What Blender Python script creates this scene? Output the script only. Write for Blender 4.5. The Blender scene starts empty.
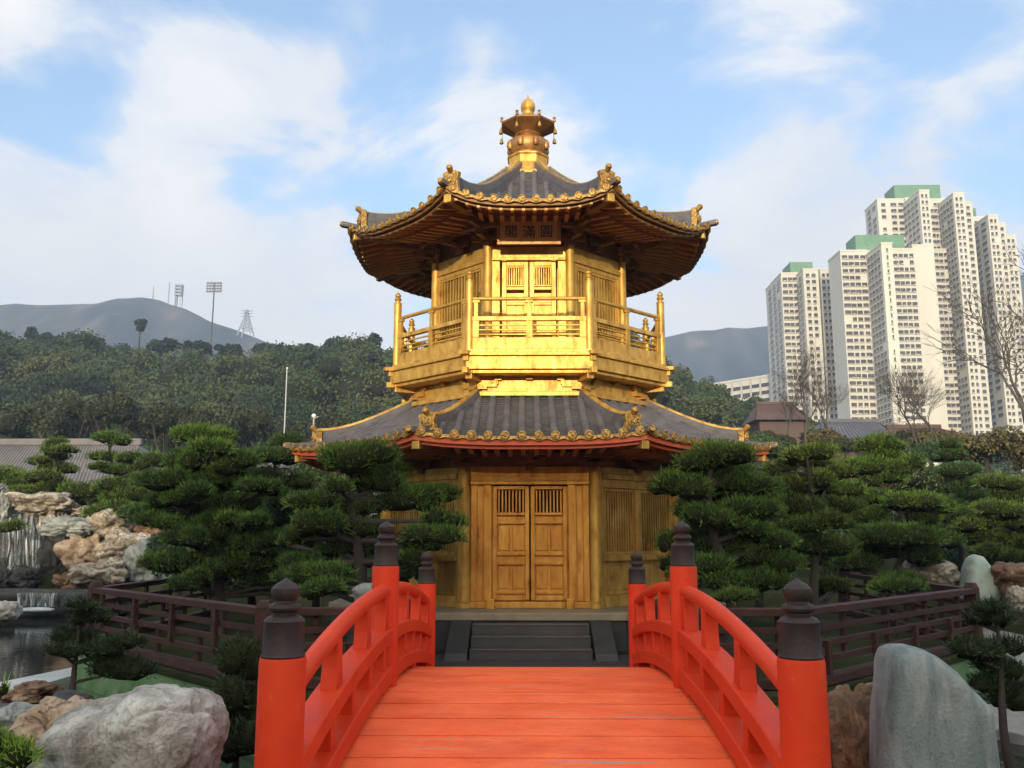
import bpy, math, random
import numpy as np
from mathutils import Vector, Matrix, noise

SC = bpy.context.scene
COL = SC.collection
R = math.radians
random.seed(7)
RNG = np.random.default_rng(11)

# ------------------------------------------------------------------ camera
EYE = 1.72
F = 885.0
PITCH, YAW = 9.6, 0.86
CAMX = -0.073
cd = bpy.data.cameras.new('camera')
cam = bpy.data.objects.new('camera', cd)
COL.objects.link(cam)
cam.location = (CAMX, 0, EYE)
cam.rotation_euler = (R(90 + PITCH), 0, R(YAW))
cd.sensor_width = 36
cd.lens = 36 * F / 1024
cd.clip_start = 0.05
cd.clip_end = 6000
SC.camera = cam
_cm = Matrix.Rotation(R(YAW), 3, 'Z') @ Matrix.Rotation(R(90 + PITCH), 3, 'X')

def P(px, py, Y):
    """point at world depth Y seen at photo pixel (px, py)"""
    d = _cm @ Vector(((px - 512) / F, (384 - py) / F, -1))
    k = Y / d.y
    return Vector((CAMX + d.x * k, Y, EYE + d.z * k))

# ------------------------------------------------------------------ light
SUN_EL, SUN_AZ = 10.0, 8.0          # azimuth: degrees to the left of straight behind the camera
SC.view_settings.view_transform = 'Standard'
SC.view_settings.look = 'None'
SC.view_settings.exposure = 0.55
SC.view_settings.gamma = 1
sd = bpy.data.lights.new('sun', 'SUN')
sd.energy = 2.75
sd.angle = R(0.6)
sd.color = (1.0, 0.86, 0.64)
sun = bpy.data.objects.new('sun', sd)
COL.objects.link(sun)
_sv = Vector((-math.sin(R(SUN_AZ)) * math.cos(R(SUN_EL)), -math.cos(R(SUN_AZ)) * math.cos(R(SUN_EL)), math.sin(R(SUN_EL))))
sun.rotation_euler = _sv.to_track_quat('Z', 'Y').to_euler()
sun.location = _sv * 100

W = bpy.data.worlds.new('World')
SC.world = W
W.use_nodes = True
wt = W.node_tree
for n in list(wt.nodes):
    wt.nodes.remove(n)

class NT:
    """tiny node-tree helper"""
    def __init__(s, t): s.t = t
    def n(s, typ, **kw):
        x = s.t.nodes.new(typ)
        for k, v in kw.items():
            if k.startswith('i_'):
                key = k[2:]
                key = int(key) if key.isdigit() else key.replace('_', ' ')
                x.inputs[key].default_value = v
            else:
                setattr(x, k, v)
        return x
    def l(s, a, b): s.t.links.new(a, b)
    def math(s, op, a, b=None, clamp=False):
        x = s.t.nodes.new('ShaderNodeMath'); x.operation = op; x.use_clamp = clamp
        for i, v in enumerate((a, b)):
            if v is None: continue
            if isinstance(v, (int, float)): x.inputs[i].default_value = v
            else: s.l(v, x.inputs[i])
        return x.outputs[0]
    def ramp(s, fac, stops):
        x = s.t.nodes.new('ShaderNodeValToRGB')
        e = x.color_ramp.elements
        while len(e) < len(stops): e.new(0.5)
        for k, (p, c) in enumerate(stops):
            e[k].position = p
            e[k].color = (*c, 1) if len(c) == 3 else c
        s.l(fac, x.inputs[0])
        return x.outputs[0]
    def mix(s, fac, a, b, mode='MIX'):
        x = s.t.nodes.new('ShaderNodeMix'); x.data_type = 'RGBA'; x.blend_type = mode
        for sock, v in ((x.inputs[0], fac), (x.inputs[6], a), (x.inputs[7], b)):
            if isinstance(v, (int, float)): sock.default_value = v
            elif isinstance(v, tuple): sock.default_value = (*v, 1) if len(v) == 3 else v
            else: s.l(v, sock)
        return x.outputs[2]

w = NT(wt)
sky = w.n('ShaderNodeTexSky', sky_type='NISHITA', sun_disc=False)
sky.sun_elevation = R(SUN_EL)
sky.sun_rotation = R(180 + SUN_AZ)
sky.altitude = 50
sky.air_density = 1.0
sky.dust_density = 1.2
sky.ozone_density = 1.5
tc = w.n('ShaderNodeTexCoord')
sep = w.n('ShaderNodeSeparateXYZ'); w.l(tc.outputs['Generated'], sep.inputs[0])
zz = w.math('ADD', w.math('MAXIMUM', sep.outputs[2], 0.0), 0.22)
cx_ = w.math('DIVIDE', sep.outputs[0], zz)
cy_ = w.math('DIVIDE', sep.outputs[1], zz)
cmb = w.n('ShaderNodeCombineXYZ'); w.l(cx_, cmb.inputs[0]); w.l(cy_, cmb.inputs[1])
n1 = w.n('ShaderNodeTexNoise', i_Scale=2.3, i_Detail=10.0, i_Roughness=0.58, i_Distortion=0.4)
mp = w.n('ShaderNodeMapping'); mp.inputs['Location'].default_value = (3.1, 1.4, 0)
w.l(cmb.outputs[0], mp.inputs[0]); w.l(mp.outputs[0], n1.inputs['Vector'])
dens = n1.outputs[0]
# cloud banks, given as directions (from photo pixels) with a radius
for (px, py, rad, gain) in ((190, 85, 0.16, .14), (320, 80, 0.17, 0.17), (60, 260, 0.26, 0.20), (260, 290, 0.28, 0.20), (480, 60, .12, .10), (20, 10, .10, .10), (760, 270, 0.26, 0.18), (900, 210, .24, .13), (800, 150, .2, .07), (1000, 90, .2, .08),
                            (70, 110, 0.15, -0.13), (640, 90, 0.22, -0.12), (420, 160, 0.14, -0.09), (240, 185, 0.13, -0.12), (140, 20, .10, -.05), (960, 30, .15, -.05), (700, 190, .12, -.05)):
    d = (_cm @ Vector(((px - 512) / F, (384 - py) / F, -1))).normalized()
    vm = w.n('ShaderNodeVectorMath', operation='DISTANCE')
    w.l(tc.outputs['Generated'], vm.inputs[0]); vm.inputs[1].default_value = d
    q = w.math('SUBTRACT', 1.0, w.math('DIVIDE', vm.outputs['Value'], rad), clamp=True)
    q = w.math('MULTIPLY', w.math('MULTIPLY', q, q), gain * 1.6)
    dens = w.math('ADD', dens, q)
cov = w.ramp(dens, [(0.46, (0.05,) * 3), (0.53, (.36,) * 3), (0.585, (.80,) * 3), (0.72, (.98,) * 3)])
hz = w.ramp(sep.outputs[2], [(0.0, (.95,) * 3), (0.17, (.66,) * 3), (0.30, (0,) * 3)])
cov2 = w.math('MAXIMUM', cov, hz)
# clouds: faintly warm white toward the sun side, greyer where thick
ccol = w.ramp(n1.outputs[0], [(0.35, (6.7, 6.7, 6.75)), (0.7, (8.3, 8.05, 7.7))])
hcol = w.mix(w.ramp(sep.outputs[2], [(0.05, (1, 1, 1)), (0.35, (0, 0, 0))]), ccol, (8.2, 7.7, 7.0))
skyb = w.mix(1.0, sky.outputs[0], (2.12, 2.32, 2.48), 'MULTIPLY')
skyc = w.mix(cov2, skyb, hcol)
dt = w.n('ShaderNodeVectorMath', operation='DOT_PRODUCT'); w.l(tc.outputs['Generated'], dt.inputs[0]); dt.inputs[1].default_value = _sv
mr = w.n('ShaderNodeMapRange', interpolation_type='SMOOTHSTEP'); mr.inputs['From Min'].default_value = -.25; mr.inputs['From Max'].default_value = .95
w.l(dt.outputs['Value'], mr.inputs['Value'])
glow = w.mix(mr.outputs[0], (1, 1, 1), (1.55, 1.42, 1.20))
skyc = w.mix(1.0, skyc, glow, 'MULTIPLY')
# unseen sky overhead, extra brightness added for more light from above
zen = w.ramp(sep.outputs[2], [(.56, (0, 0, 0)), (.92, (1, 1, 1))])
skyc = w.mix(1.0, skyc, w.mix(zen, (1, 1, 1), (3.0, 2.8, 2.45)), 'MULTIPLY')
bg = w.n('ShaderNodeBackground', i_Strength=0.1)
w.l(skyc, bg.inputs[0])
wo = w.n('ShaderNodeOutputWorld'); w.l(bg.outputs[0], wo.inputs[0])

# ------------------------------------------------------------------ materials
MATS = {}
def new_mat(name):
    m = bpy.data.materials.new(name); m.use_nodes = True
    t = NT(m.node_tree)
    b = m.node_tree.nodes['Principled BSDF']
    MATS[name] = m
    return m, t, b

def mat(name, stops, scale=4.0, rough=0.6, metal=0.0, bump=0.0, bscale=20.0, detail=5.0, stretch=None, island=0.0, spec=0.5, rvar=0.0, coat=0.0, coord='Object', sub=None):
    m, t, b = new_mat(name)
    tc = t.n('ShaderNodeTexCoord')
    src = tc.outputs[coord]
    if stretch:
        mp = t.n('ShaderNodeMapping'); mp.inputs['Scale'].default_value = stretch
        t.l(src, mp.inputs[0]); src = mp.outputs[0]
    nz = t.n('ShaderNodeTexNoise', i_Scale=scale, i_Detail=detail, i_Roughness=0.6)
    t.l(src, nz.inputs['Vector'])
    fac = nz.outputs[0]
    if island:
        ge = t.n('ShaderNodeNewGeometry')
        fac = t.math('ADD', fac, t.math('MULTIPLY', t.math('SUBTRACT', ge.outputs['Random Per Island'], 0.5), island))
    if len(stops) == 1: stops = [(0, stops[0]), (1, stops[0])]
    elif len(stops[0]) == 3:
        k = len(stops); stops = [(0.28 + 0.44 * i / (k - 1), c) for i, c in enumerate(stops)]
    col = t.ramp(fac, stops)
    t.l(col, b.inputs['Base Color'])
    b.inputs['Roughness'].default_value = rough
    b.inputs['Metallic'].default_value = metal
    b.inputs['Specular IOR Level'].default_value = spec
    if rvar:
        n3 = t.n('ShaderNodeTexNoise', i_Scale=scale * 2.3, i_Detail=4.0); t.l(src, n3.inputs['Vector'])
        t.l(t.math('ADD', t.math('MULTIPLY', t.math('SUBTRACT', n3.outputs[0], .5), rvar * 2), rough), b.inputs['Roughness'])
    if coat: b.inputs['Coat Weight'].default_value = coat
    if bump:
        n2 = t.n('ShaderNodeTexNoise', i_Scale=bscale, i_Detail=6.0, i_Roughness=0.65)
        t.l(src, n2.inputs['Vector'])
        bp = t.n('ShaderNodeBump', i_Strength=bump, i_Distance=0.02); t.l(n2.outputs[0], bp.inputs['Height'])
        t.l(bp.outputs[0], b.inputs['Normal'])
    return m

mat('gold', [(.22, .10, .024), (.50, .265, .048), (.60, .36, .078), (.73, .49, .135)], scale=6.0, rough=.50, metal=.55, bump=.22, bscale=18, stretch=(1, 1, .45), rvar=.16, detail=9)
mat('gold_door', [(.22, .085, .020), (.48, .215, .036), (.56, .28, .055), (.68, .41, .11)], scale=5.0, detail=9, rough=.42, metal=.68, bump=.2, bscale=9, stretch=(1.5, 1, .5), rvar=.12)
mat('gold_worn', [(.08, .04, .015), (.34, .19, .05), (.70, .46, .14)], scale=26, rough=.42, metal=.65, bump=.5, bscale=60)
mat('gold_dull', [(.26, .13, .03), (.46, .26, .06)], scale=8, rough=.5, metal=.6, bump=.4, bscale=50)
mat('bronze', [(.22, .10, .035), (.42, .20, .06), (.5, .27, .08)], scale=6, rough=.42, metal=.6, bump=.3, bscale=20)
mat('eave_brown', [(.19, .088, .028), (.30, .145, .045)], scale=5, rough=.55, metal=.25, bump=.15, bscale=20)
mat('rafter', [(.44, .20, .06), (.58, .30, .10)], scale=5, rough=.5, metal=.25, bump=.15, bscale=20)
mat('soffit_red', [(.42, .075, .022), (.52, .10, .03)], scale=4, rough=.6)
mat('fascia_red', [(.60, .085, .02), (.68, .12, .03)], scale=5, rough=.5)
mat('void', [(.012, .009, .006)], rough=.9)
mat('sign_wood', [(.70, .34, .10), (.82, .43, .14)], scale=3, rough=.5, stretch=(4, 1, .6), bump=.1)
mat('ink', [(.012, .010, .009)], rough=.5)
mat('tile_pan_shade', [(.022, .020, .021), (.045, .040, .041), (.07, .062, .062)], scale=5, rough=.75, bump=.25, bscale=35)  # darker copy of tile; shade between the ribs put into the colour
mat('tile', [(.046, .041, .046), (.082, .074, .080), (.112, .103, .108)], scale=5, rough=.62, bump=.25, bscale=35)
mat('stone_dark', [(.016, .015, .014), (.034, .031, .029)], scale=3, rough=.7, bump=.2, bscale=25)
mat('stone_step', [(.028, .026, .024), (.05, .046, .043)], scale=3, rough=.6, bump=.2, bscale=25)
mat('stone_lit_edge', [(.07, .062, .052), (.11, .10, .085)], scale=3, rough=.6)
mat('stone_plinth', [(.16, .125, .08), (.26, .21, .14)], scale=3, rough=.6, bump=.2, bscale=25)
mat('iron', [(.022, .014, .012), (.042, .028, .025)], scale=8, rough=.5, bump=.25, bscale=40, spec=.25)
mat('fence_wood', [(.022, .0085, .0065), (.044, .0175, .013), (.062, .026, .020)], scale=5, rough=.6, spec=.2, bump=.3, bscale=14, stretch=(1, 1, 3))
mat('bark', [(.020, .014, .010), (.045, .031, .021)], scale=8, rough=.85, bump=.9, bscale=18, stretch=(1, 1, .4))
mat('bark_grey', [(.045, .036, .03), (.09, .074, .06)], scale=6, rough=.85, bump=.5, bscale=14)
def leaf(name, stops, scale, island=.35):
    m = mat(name, stops, scale=scale, rough=.55, island=island, spec=.25, detail=3)
    b = m.node_tree.nodes['Principled BSDF']
    b.inputs['Sheen Weight'].default_value = 0.0
    return m
leaf('needles', [(.028, .056, .008), (.064, .120, .016), (.115, .180, .026)], 1.6)
leaf('needles_blue', [(.018, .040, .010), (.038, .078, .018), (.066, .118, .028)], 1.6)
leaf('needles_fresh', [(.034, .062, .009), (.070, .112, .016), (.125, .168, .024)], 1.8)
leaf('needles_dark', [(.014, .030, .008), (.032, .064, .014), (.058, .100, .022)], 1.8)
leaf('needles_pond', [(.009, .018, .007), (.020, .038, .012), (.036, .060, .018)], 1.8)
leaf('shrub_leaf', [(.026, .045, .012), (.050, .085, .020), (.085, .12, .03)], .7)
leaf('grass_fresh', [(.09, .17, .015), (.16, .26, .03), (.24, .34, .05)], 4)
leaf('woods', [(.008, .019, .004), (.024, .045, .007), (.052, .070, .011), (.090, .082, .018)], .06, .12)
leaf('far_leaf', [(.007, .015, .006), (.013, .025, .009), (.024, .036, .012)], .1, .25)
leaf('olive_leaf', [(.020, .027, .007), (.038, .042, .011), (.060, .050, .016)], .12, .3)
leaf('bamboo_leaf', [(.04, .036, .010), (.08, .066, .018), (.13, .10, .032)], .35, .4)
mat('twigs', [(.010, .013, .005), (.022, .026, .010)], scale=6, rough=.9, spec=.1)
mat('hill_soil', [(.02, .03, .012), (.04, .055, .02)], scale=.1, rough=.9)
mat('ground', [(.012, .018, .006), (.026, .030, .012), (.05, .045, .025)], scale=.8, rough=1.0, bump=.6, bscale=8, spec=.05)
mat('moss_stone', [(.026, .056, .020), (.056, .11, .044), (.085, .145, .065), (.12, .16, .095)], scale=2.6, rough=.85, bump=.9, bscale=22, detail=9, spec=.2)
mat('slab', [(.20, .19, .17), (.34, .33, .30)], scale=2, rough=.75, bump=.4, bscale=18)
mat('pale_concrete', [(.30, .31, .30), (.42, .42, .40)], scale=1.2, rough=.7, bump=.2, bscale=14)
mat('gravel', [(.13, .12, .105), (.24, .225, .205)], scale=6, rough=.85, bump=.7, bscale=40)
mat('roof_grey', [(.10, .09, .09), (.17, .155, .155)], scale=1.2, rough=.7)
mat('roof_blue', [(.06, .06, .075), (.10, .10, .12)], scale=1.2, rough=.6)
mat('brown_wall', [(.06, .032, .024), (.10, .055, .042)], scale=.6, rough=.7)
mat('wall_white', [(.50, .46, .42), (.60, .56, .52)], scale=.4, rough=.8)
mat('concrete_cream', [(.51, .485, .42), (.61, .585, .51)], scale=.10, rough=.85, stretch=(1, 1, .15))
mat('concrete_trim', [(.44, .42, .38), (.52, .50, .455)], scale=.4, rough=.85)
mat('tower_glass', [(.02, .02, .022), (.05, .045, .042), (.11, .10, .09)], scale=.9, rough=.25, coord='Object')
mat('tower_green', [(.10, .21, .13), (.14, .26, .17)], scale=.3, rough=.8)
mat('metal_grey', [(.30, .31, .31), (.42, .43, .43)], scale=2, rough=.5, metal=.4)
mat('metal_dark', [(.10, .10, .10), (.16, .16, .16)], scale=2, rough=.6)
mat('lamp_white', [(.7, .7, .68)], rough=.4)
mat('mountain', [(.006, .016, .016), (.018, .034, .028), (.055, .050, .040), (.20, .16, .115)], scale=.022, rough=.95, detail=12, stretch=(1, .35, .6))
mat('unseen_shade_hill', [(.03, .04, .02), (.05, .06, .03)], scale=.05, rough=.95)

def paint(name, c0, c1, rough, wear):
    """vermilion paint with grain, scuffs and bare worn lines"""
    m, t, b = new_mat(name)
    tc = t.n('ShaderNodeTexCoord')
    nz = t.n('ShaderNodeTexNoise', i_Scale=2.5, i_Detail=6.0); t.l(tc.outputs['Object'], nz.inputs['Vector'])
    col = t.mix(t.ramp(nz.outputs[0], [(.3, (0, 0, 0)), (.7, (1, 1, 1))]), c0, c1)
    # pale scuffs
    mp = t.n('ShaderNodeMapping'); mp.inputs['Scale'].default_value = (1.1, 6, 6) if wear > 1 else (5, 5, 5)
    t.l(tc.outputs['Object'], mp.inputs[0])
    sc = t.n('ShaderNodeTexNoise', i_Scale=2.0, i_Detail=7.0, i_Roughness=.7); t.l(mp.outputs[0], sc.inputs['Vector'])
    col = t.mix(t.math('MULTIPLY', t.ramp(sc.outputs[0], [(.62, (0, 0, 0)), (.74, (1, 1, 1))]), .35), col, (.74, .26, .15))
    if wear > 1:
        mp2 = t.n('ShaderNodeMapping'); mp2.inputs['Scale'].default_value = (.8, 22, 1)
        mp2.inputs['Location'].default_value = (3.3, .7, 0)
        t.l(tc.outputs['Object'], mp2.inputs[0])
        s2 = t.n('ShaderNodeTexNoise', i_Scale=1.0, i_Detail=5.0, i_Roughness=.55); t.l(mp2.outputs[0], s2.inputs['Vector'])
        f2 = t.ramp(s2.outputs[0], [(.64, (0, 0, 0)), (.67, (1, 1, 1))])
        col = t.mix(f2, col, (.30, .25, .21))
    if wear > 1:   # foot-worn dirt and faded boards
        d1 = t.n('ShaderNodeTexNoise', i_Scale=1.3, i_Detail=6.0, i_Roughness=.7); mp4 = t.n('ShaderNodeMapping'); mp4.inputs['Scale'].default_value = (1, 2.6, 1); mp4.inputs['Location'].default_value = (9, 4, 2)
        t.l(tc.outputs['Object'], mp4.inputs[0]); t.l(mp4.outputs[0], d1.inputs['Vector'])
        col = t.mix(t.math('MULTIPLY', t.ramp(d1.outputs[0], [(.45, (0, 0, 0)), (.68, (1, 1, 1))]), .55), col, (.50, .050, .016))
        d2 = t.n('ShaderNodeTexNoise', i_Scale=14.0, i_Detail=4.0); t.l(mp.outputs[0], d2.inputs['Vector'])
        col = t.mix(t.math('MULTIPLY', t.ramp(d2.outputs[0], [(.62, (0, 0, 0)), (.70, (1, 1, 1))]), .5), col, (.30, .05, .025))
    else:
        d2 = t.n('ShaderNodeTexNoise', i_Scale=9.0, i_Detail=6.0, i_Roughness=.7); t.l(tc.outputs['Object'], d2.inputs['Vector'])
        col = t.mix(t.math('MULTIPLY', t.ramp(d2.outputs[0], [(.55, (0, 0, 0)), (.75, (1, 1, 1))]), .45), col, (.38, .030, .008))
    t.l(col, b.inputs['Base Color'])
    b.inputs['Specular IOR Level'].default_value = .2
    rr = t.math('ADD', t.math('MULTIPLY', nz.outputs[0], .25), rough - .12)
    t.l(rr, b.inputs['Roughness'])
    mp3 = t.n('ShaderNodeMapping'); mp3.inputs['Scale'].default_value = (1, 9, 9) if wear > 1 else (8, 8, 2)
    t.l(tc.outputs['Object'], mp3.inputs[0])
    n3 = t.n('ShaderNodeTexNoise', i_Scale=4.0, i_Detail=6.0); t.l(mp3.outputs[0], n3.inputs['Vector'])
    bp = t.n('ShaderNodeBump', i_Strength=.25, i_Distance=.01); t.l(n3.outputs[0], bp.inputs['Height']); t.l(bp.outputs[0], b.inputs['Normal'])
    return m
paint('vermilion', (.54, .030, .005), (.63, .048, .009), .5, 1)
paint('vermilion_deck', (.80, .105, .030), (.86, .16, .052), .55, 2)

def rock_mat(name, stops, scale, crack=(.02, .016, .012), bump=.8, stretch=(1, 1, 1), ck=.2):
    m, t, b = new_mat(name)
    tc = t.n('ShaderNodeTexCoord')
    ms = t.n('ShaderNodeMapping'); ms.inputs['Scale'].default_value = stretch; t.l(tc.outputs['Object'], ms.inputs[0])
    n1 = t.n('ShaderNodeTexNoise', i_Scale=scale, i_Detail=9.0, i_Roughness=.65, i_Distortion=.6); t.l(ms.outputs[0], n1.inputs['Vector'])
    k = len(stops)
    col = t.ramp(n1.outputs[0], [(0.30 + 0.40 * i / (k - 1), c) for i, c in enumerate(stops)])
    n2 = t.n('ShaderNodeTexNoise', i_Scale=scale * 1.7, i_Detail=8.0, i_Roughness=.7, i_Distortion=1.2)
    mp = t.n('ShaderNodeMapping'); mp.inputs['Location'].default_value = (5, 2, 7); t.l(tc.outputs['Object'], mp.inputs[0]); t.l(mp.outputs[0], n2.inputs['Vector'])
    band = t.math('ABSOLUTE', t.math('SUBTRACT', n2.outputs[0], .5))
    cr = t.ramp(band, [(0.0, (1, 1, 1)), (.010, (0, 0, 0))])
    col = t.mix(t.math('MULTIPLY', cr, ck), col, crack)
    sp = t.n('ShaderNodeTexNoise', i_Scale=scale * 9, i_Detail=4.0); t.l(tc.outputs['Object'], sp.inputs['Vector'])
    col = t.mix(t.math('MULTIPLY', t.ramp(sp.outputs[0], [(.62, (0, 0, 0)), (.74, (1, 1, 1))]), .55), col, crack)
    t.l(col, b.inputs['Base Color']); b.inputs['Roughness'].default_value = .72
    bp = t.n('ShaderNodeBump', i_Strength=bump, i_Distance=.05)
    h = t.math('SUBTRACT', t.math('ADD', n1.outputs[0], t.math('MULTIPLY', sp.outputs[0], .25)), t.math('MULTIPLY', cr, ck))
    t.l(h, bp.inputs['Height']); t.l(bp.outputs[0], b.inputs['Normal'])
    return m
rock_mat('rock_tan', [(.17, .12, .075), (.36, .30, .23), (.54, .48, .40)], 1.8, bump=1.3, ck=.45)
rock_mat('rock_orange', [(.14, .08, .045), (.32, .22, .14), (.46, .37, .27)], 1.6, bump=1.0)
rock_mat('rock_grey', [(.10, .11, .10), (.22, .23, .21), (.38, .38, .34)], .8)
rock_mat('rock_wet', [(.010, .010, .009), (.025, .024, .02), (.05, .045, .035)], 1.2)
rock_mat('rock_pale', [(.08, .065, .05), (.24, .215, .18), (.40, .37, .33), (.56, .53, .48)], 3.2, ck=.04, bump=1.0)
rock_mat('rock_slab', [(.05, .065, .063), (.13, .155, .152), (.20, .215, .205), (.30, .305, .285)], 6.5, bump=.5, crack=(.035, .04, .035), stretch=(1, 1, .26), ck=.0)
rock_mat('rock_brown', [(.05, .025, .012), (.15, .075, .035), (.34, .22, .13)], 3.0)
rock_mat('rock_jade', [(.24, .30, .26), (.33, .39, .34), (.42, .46, .41)], 1.2, crack=(.2, .22, .2), bump=.3)

m, t, b = new_mat('water')
b.inputs['Base Color'].default_value = (.010, .014, .013, 1); b.inputs['Roughness'].default_value = .06
b.inputs['IOR'].default_value = 1.33
tcx = t.n('ShaderNodeTexCoord'); nz = t.n('ShaderNodeTexNoise', i_Scale=5.0, i_Detail=3.0); t.l(tcx.outputs['Object'], nz.inputs['Vector'])
bp = t.n('ShaderNodeBump', i_Strength=.12, i_Distance=.03); t.l(nz.outputs[0], bp.inputs['Height']); t.l(bp.outputs[0], b.inputs['Normal'])

m, t, b = new_mat('falling_water')
tcx = t.n('ShaderNodeTexCoord'); mp = t.n('ShaderNodeMapping'); mp.inputs['Scale'].default_value = (5.5, 3, .28)
t.l(tcx.outputs['Object'], mp.inputs[0])
nz = t.n('ShaderNodeTexNoise', i_Scale=1.5, i_Detail=9.0, i_Roughness=.72, i_Distortion=.5); t.l(mp.outputs[0], nz.inputs['Vector'])
b.inputs['Base Color'].default_value = (.78, .82, .86, 1); b.inputs['Roughness'].default_value = .3
t.l(t.ramp(nz.outputs[0], [(.50, (.02,) * 3), (.68, (.68,) * 3)]), b.inputs['Alpha'])
mat('foam', [(.18, .2, .21), (.5, .52, .54)], scale=6, rough=.6, bump=.6, bscale=20)

# ------------------------------------------------------------------ mesh helpers
class MB:
    def __init__(s): s.v = []; s.f = []
    def raw(s, vs, fs):
        k = len(s.v); s.v += [tuple(v) for v in vs]; s.f += [tuple(i + k for i in f) for f in fs]; return s
    def box(s, c, d, rz=0, rx=0, ry=0, taper=1.0):
        M = Matrix.Rotation(rz, 3, 'Z') @ Matrix.Rotation(ry, 3, 'Y') @ Matrix.Rotation(rx, 3, 'X')
        vs = []
        for z in (-.5, .5):
            tp = taper if z > 0 else 1
            for (x, y) in ((-.5, -.5), (.5, -.5), (.5, .5), (-.5, .5)):
                vs.append(Vector(c) + M @ Vector((x * d[0] * tp, y * d[1] * tp, z * d[2])))
        return s.raw(vs, [(3, 2, 1, 0), (4, 5, 6, 7), (0, 1, 5, 4), (1, 2, 6, 5), (2, 3, 7, 6), (3, 0, 4, 7)])
    def prism(s, poly, z0, z1, top=None):
        n = len(poly); top = top or poly
        vs = [(x, y, z0) for x, y in poly] + [(x, y, z1) for x, y in top]
        fs = [tuple(range(n))[::-1], tuple(range(n, 2 * n))] + [(i, (i + 1) % n, n + (i + 1) % n, n + i) for i in range(n)]
        return s.raw(vs, fs)
    def lathe(s, prof, n=24, c=(0, 0, 0), rot=0):
        vs = []
        for r, z in prof:
            for i in range(n):
                a = 2 * math.pi * i / n + rot
                vs.append((c[0] + r * math.cos(a), c[1] + r * math.sin(a), c[2] + z))
        fs = []
        for j in range(len(prof) - 1):
            for i in range(n):
                fs.append((j * n + i, j * n + (i + 1) % n, (j + 1) * n + (i + 1) % n, (j + 1) * n + i))
        fs.append(tuple(range(n))[::-1]); fs.append(tuple(range((len(prof) - 1) * n, len(prof) * n)))
        return s.raw(vs, fs)
    def tube(s, path, rad, n=8, cap=True):
        path = [Vector(p) for p in path]; m = len(path)
        rad = [rad] * m if isinstance(rad, (int, float)) else rad
        vs = []; up = Vector((0, 0, 1)); prev = None
        for i, p in enumerate(path):
            t = (path[min(i + 1, m - 1)] - path[max(i - 1, 0)]).normalized()
            if prev is None:
                a = up if abs(t.z) < .9 else Vector((1, 0, 0))
                u = t.cross(a).normalized()
            else:
                u = (prev - t * prev.dot(t)).normalized()
            prev = u; vv = t.cross(u)
            for k in range(n):
                an = 2 * math.pi * k / n
                vs.append(p + (u * math.cos(an) + vv * math.sin(an)) * rad[i])
        fs = [(j * n + k, j * n + (k + 1) % n, (j + 1) * n + (k + 1) % n, (j + 1) * n + k) for j in range(m - 1) for k in range(n)]
        if cap: fs += [tuple(range(n))[::-1], tuple(range((m - 1) * n, m * n))]
        return s.raw(vs, fs)
    def sweep(s, path, sec, side):
        """sec: closed list of (lateral, up); side: lateral unit vector; up = z"""
        vs = []; m = len(path); side = Vector(side)
        for i, p in enumerate(path):
            sc = sec(i / (m - 1)) if callable(sec) else sec
            n = len(sc)
            for a, h in sc: vs.append(Vector(p) + side * a + Vector((0, 0, h)))
        fs = [(j * n + k, j * n + (k + 1) % n, (j + 1) * n + (k + 1) % n, (j + 1) * n + k) for j in range(m - 1) for k in range(n)]
        fs += [tuple(range(n))[::-1], tuple(range((m - 1) * n, m * n))]
        return s.raw(vs, fs)
    def rot(s, az, copies=None):
        """replicate around z"""
        v0, f0 = s.v, s.f; s.v, s.f = [], []
        for k in (range(8) if copies is None else copies):
            c, q = math.cos(k * az), math.sin(k * az)
            s.raw([(x * c - y * q, x * q + y * c, z) for x, y, z in v0], f0)
        return s
    def mesh(s, name, m, smooth=None):
        me = bpy.data.meshes.new(name)
        me.from_pydata([tuple(v) for v in s.v], [], s.f); me.materials.append(MATS[m])
        bmfix(me)
        if smooth: shade(me, smooth)
        return me
    def build(s, name, m, parent=None, smooth=None, loc=(0, 0, 0), rz=0, bevel=0):
        return link(name, s.mesh(name, m, smooth), parent, loc, rz, bevel)

def bmfix(me):
    import bmesh
    bm = bmesh.new(); bm.from_mesh(me); bmesh.ops.recalc_face_normals(bm, faces=bm.faces); bm.to_mesh(me); bm.free()
def shade(me, ang=40):
    me.polygons.foreach_set('use_smooth', [True] * len(me.polygons))
    if ang < 180: me.set_sharp_from_angle(angle=R(ang))
def link(name, me, parent=None, loc=(0, 0, 0), rz=0, bevel=0):
    o = bpy.data.objects.new(name, me); COL.objects.link(o)
    o.parent = parent; o.location = loc; o.rotation_euler = (0, 0, rz)
    if bevel:
        bv = o.modifiers.new('bevel', 'BEVEL'); bv.width = bevel; bv.segments = 2; bv.limit_method = 'ANGLE'
    return o
def npmesh(name, verts, faces, m, smooth=None):
    """verts (N,3) float, faces (M,k) int; or list of such (different k)"""
    fl = faces if isinstance(faces, list) else [faces]
    me = bpy.data.meshes.new(name)
    me.vertices.add(len(verts)); me.vertices.foreach_set('co', np.asarray(verts, dtype=np.float32).ravel())
    nl = sum(f.size for f in fl); nf = sum(len(f) for f in fl)
    me.loops.add(nl); me.polygons.add(nf)
    me.loops.foreach_set('vertex_index', np.concatenate([f.ravel() for f in fl]).astype(np.int32))
    tot = np.concatenate([np.full(len(f), f.shape[1]) for f in fl]).astype(np.int32)
    me.polygons.foreach_set('loop_start', (np.cumsum(tot) - tot).astype(np.int32))
    me.materials.append(MATS[m]); me.update(calc_edges=True); me.validate()
    if smooth: shade(me, smooth)
    return me
def tag(o, label, cat, group=None, kind=None):
    o['label'] = label; o['category'] = cat
    if group: o['group'] = group
    if kind: o['kind'] = kind
    return o
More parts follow.
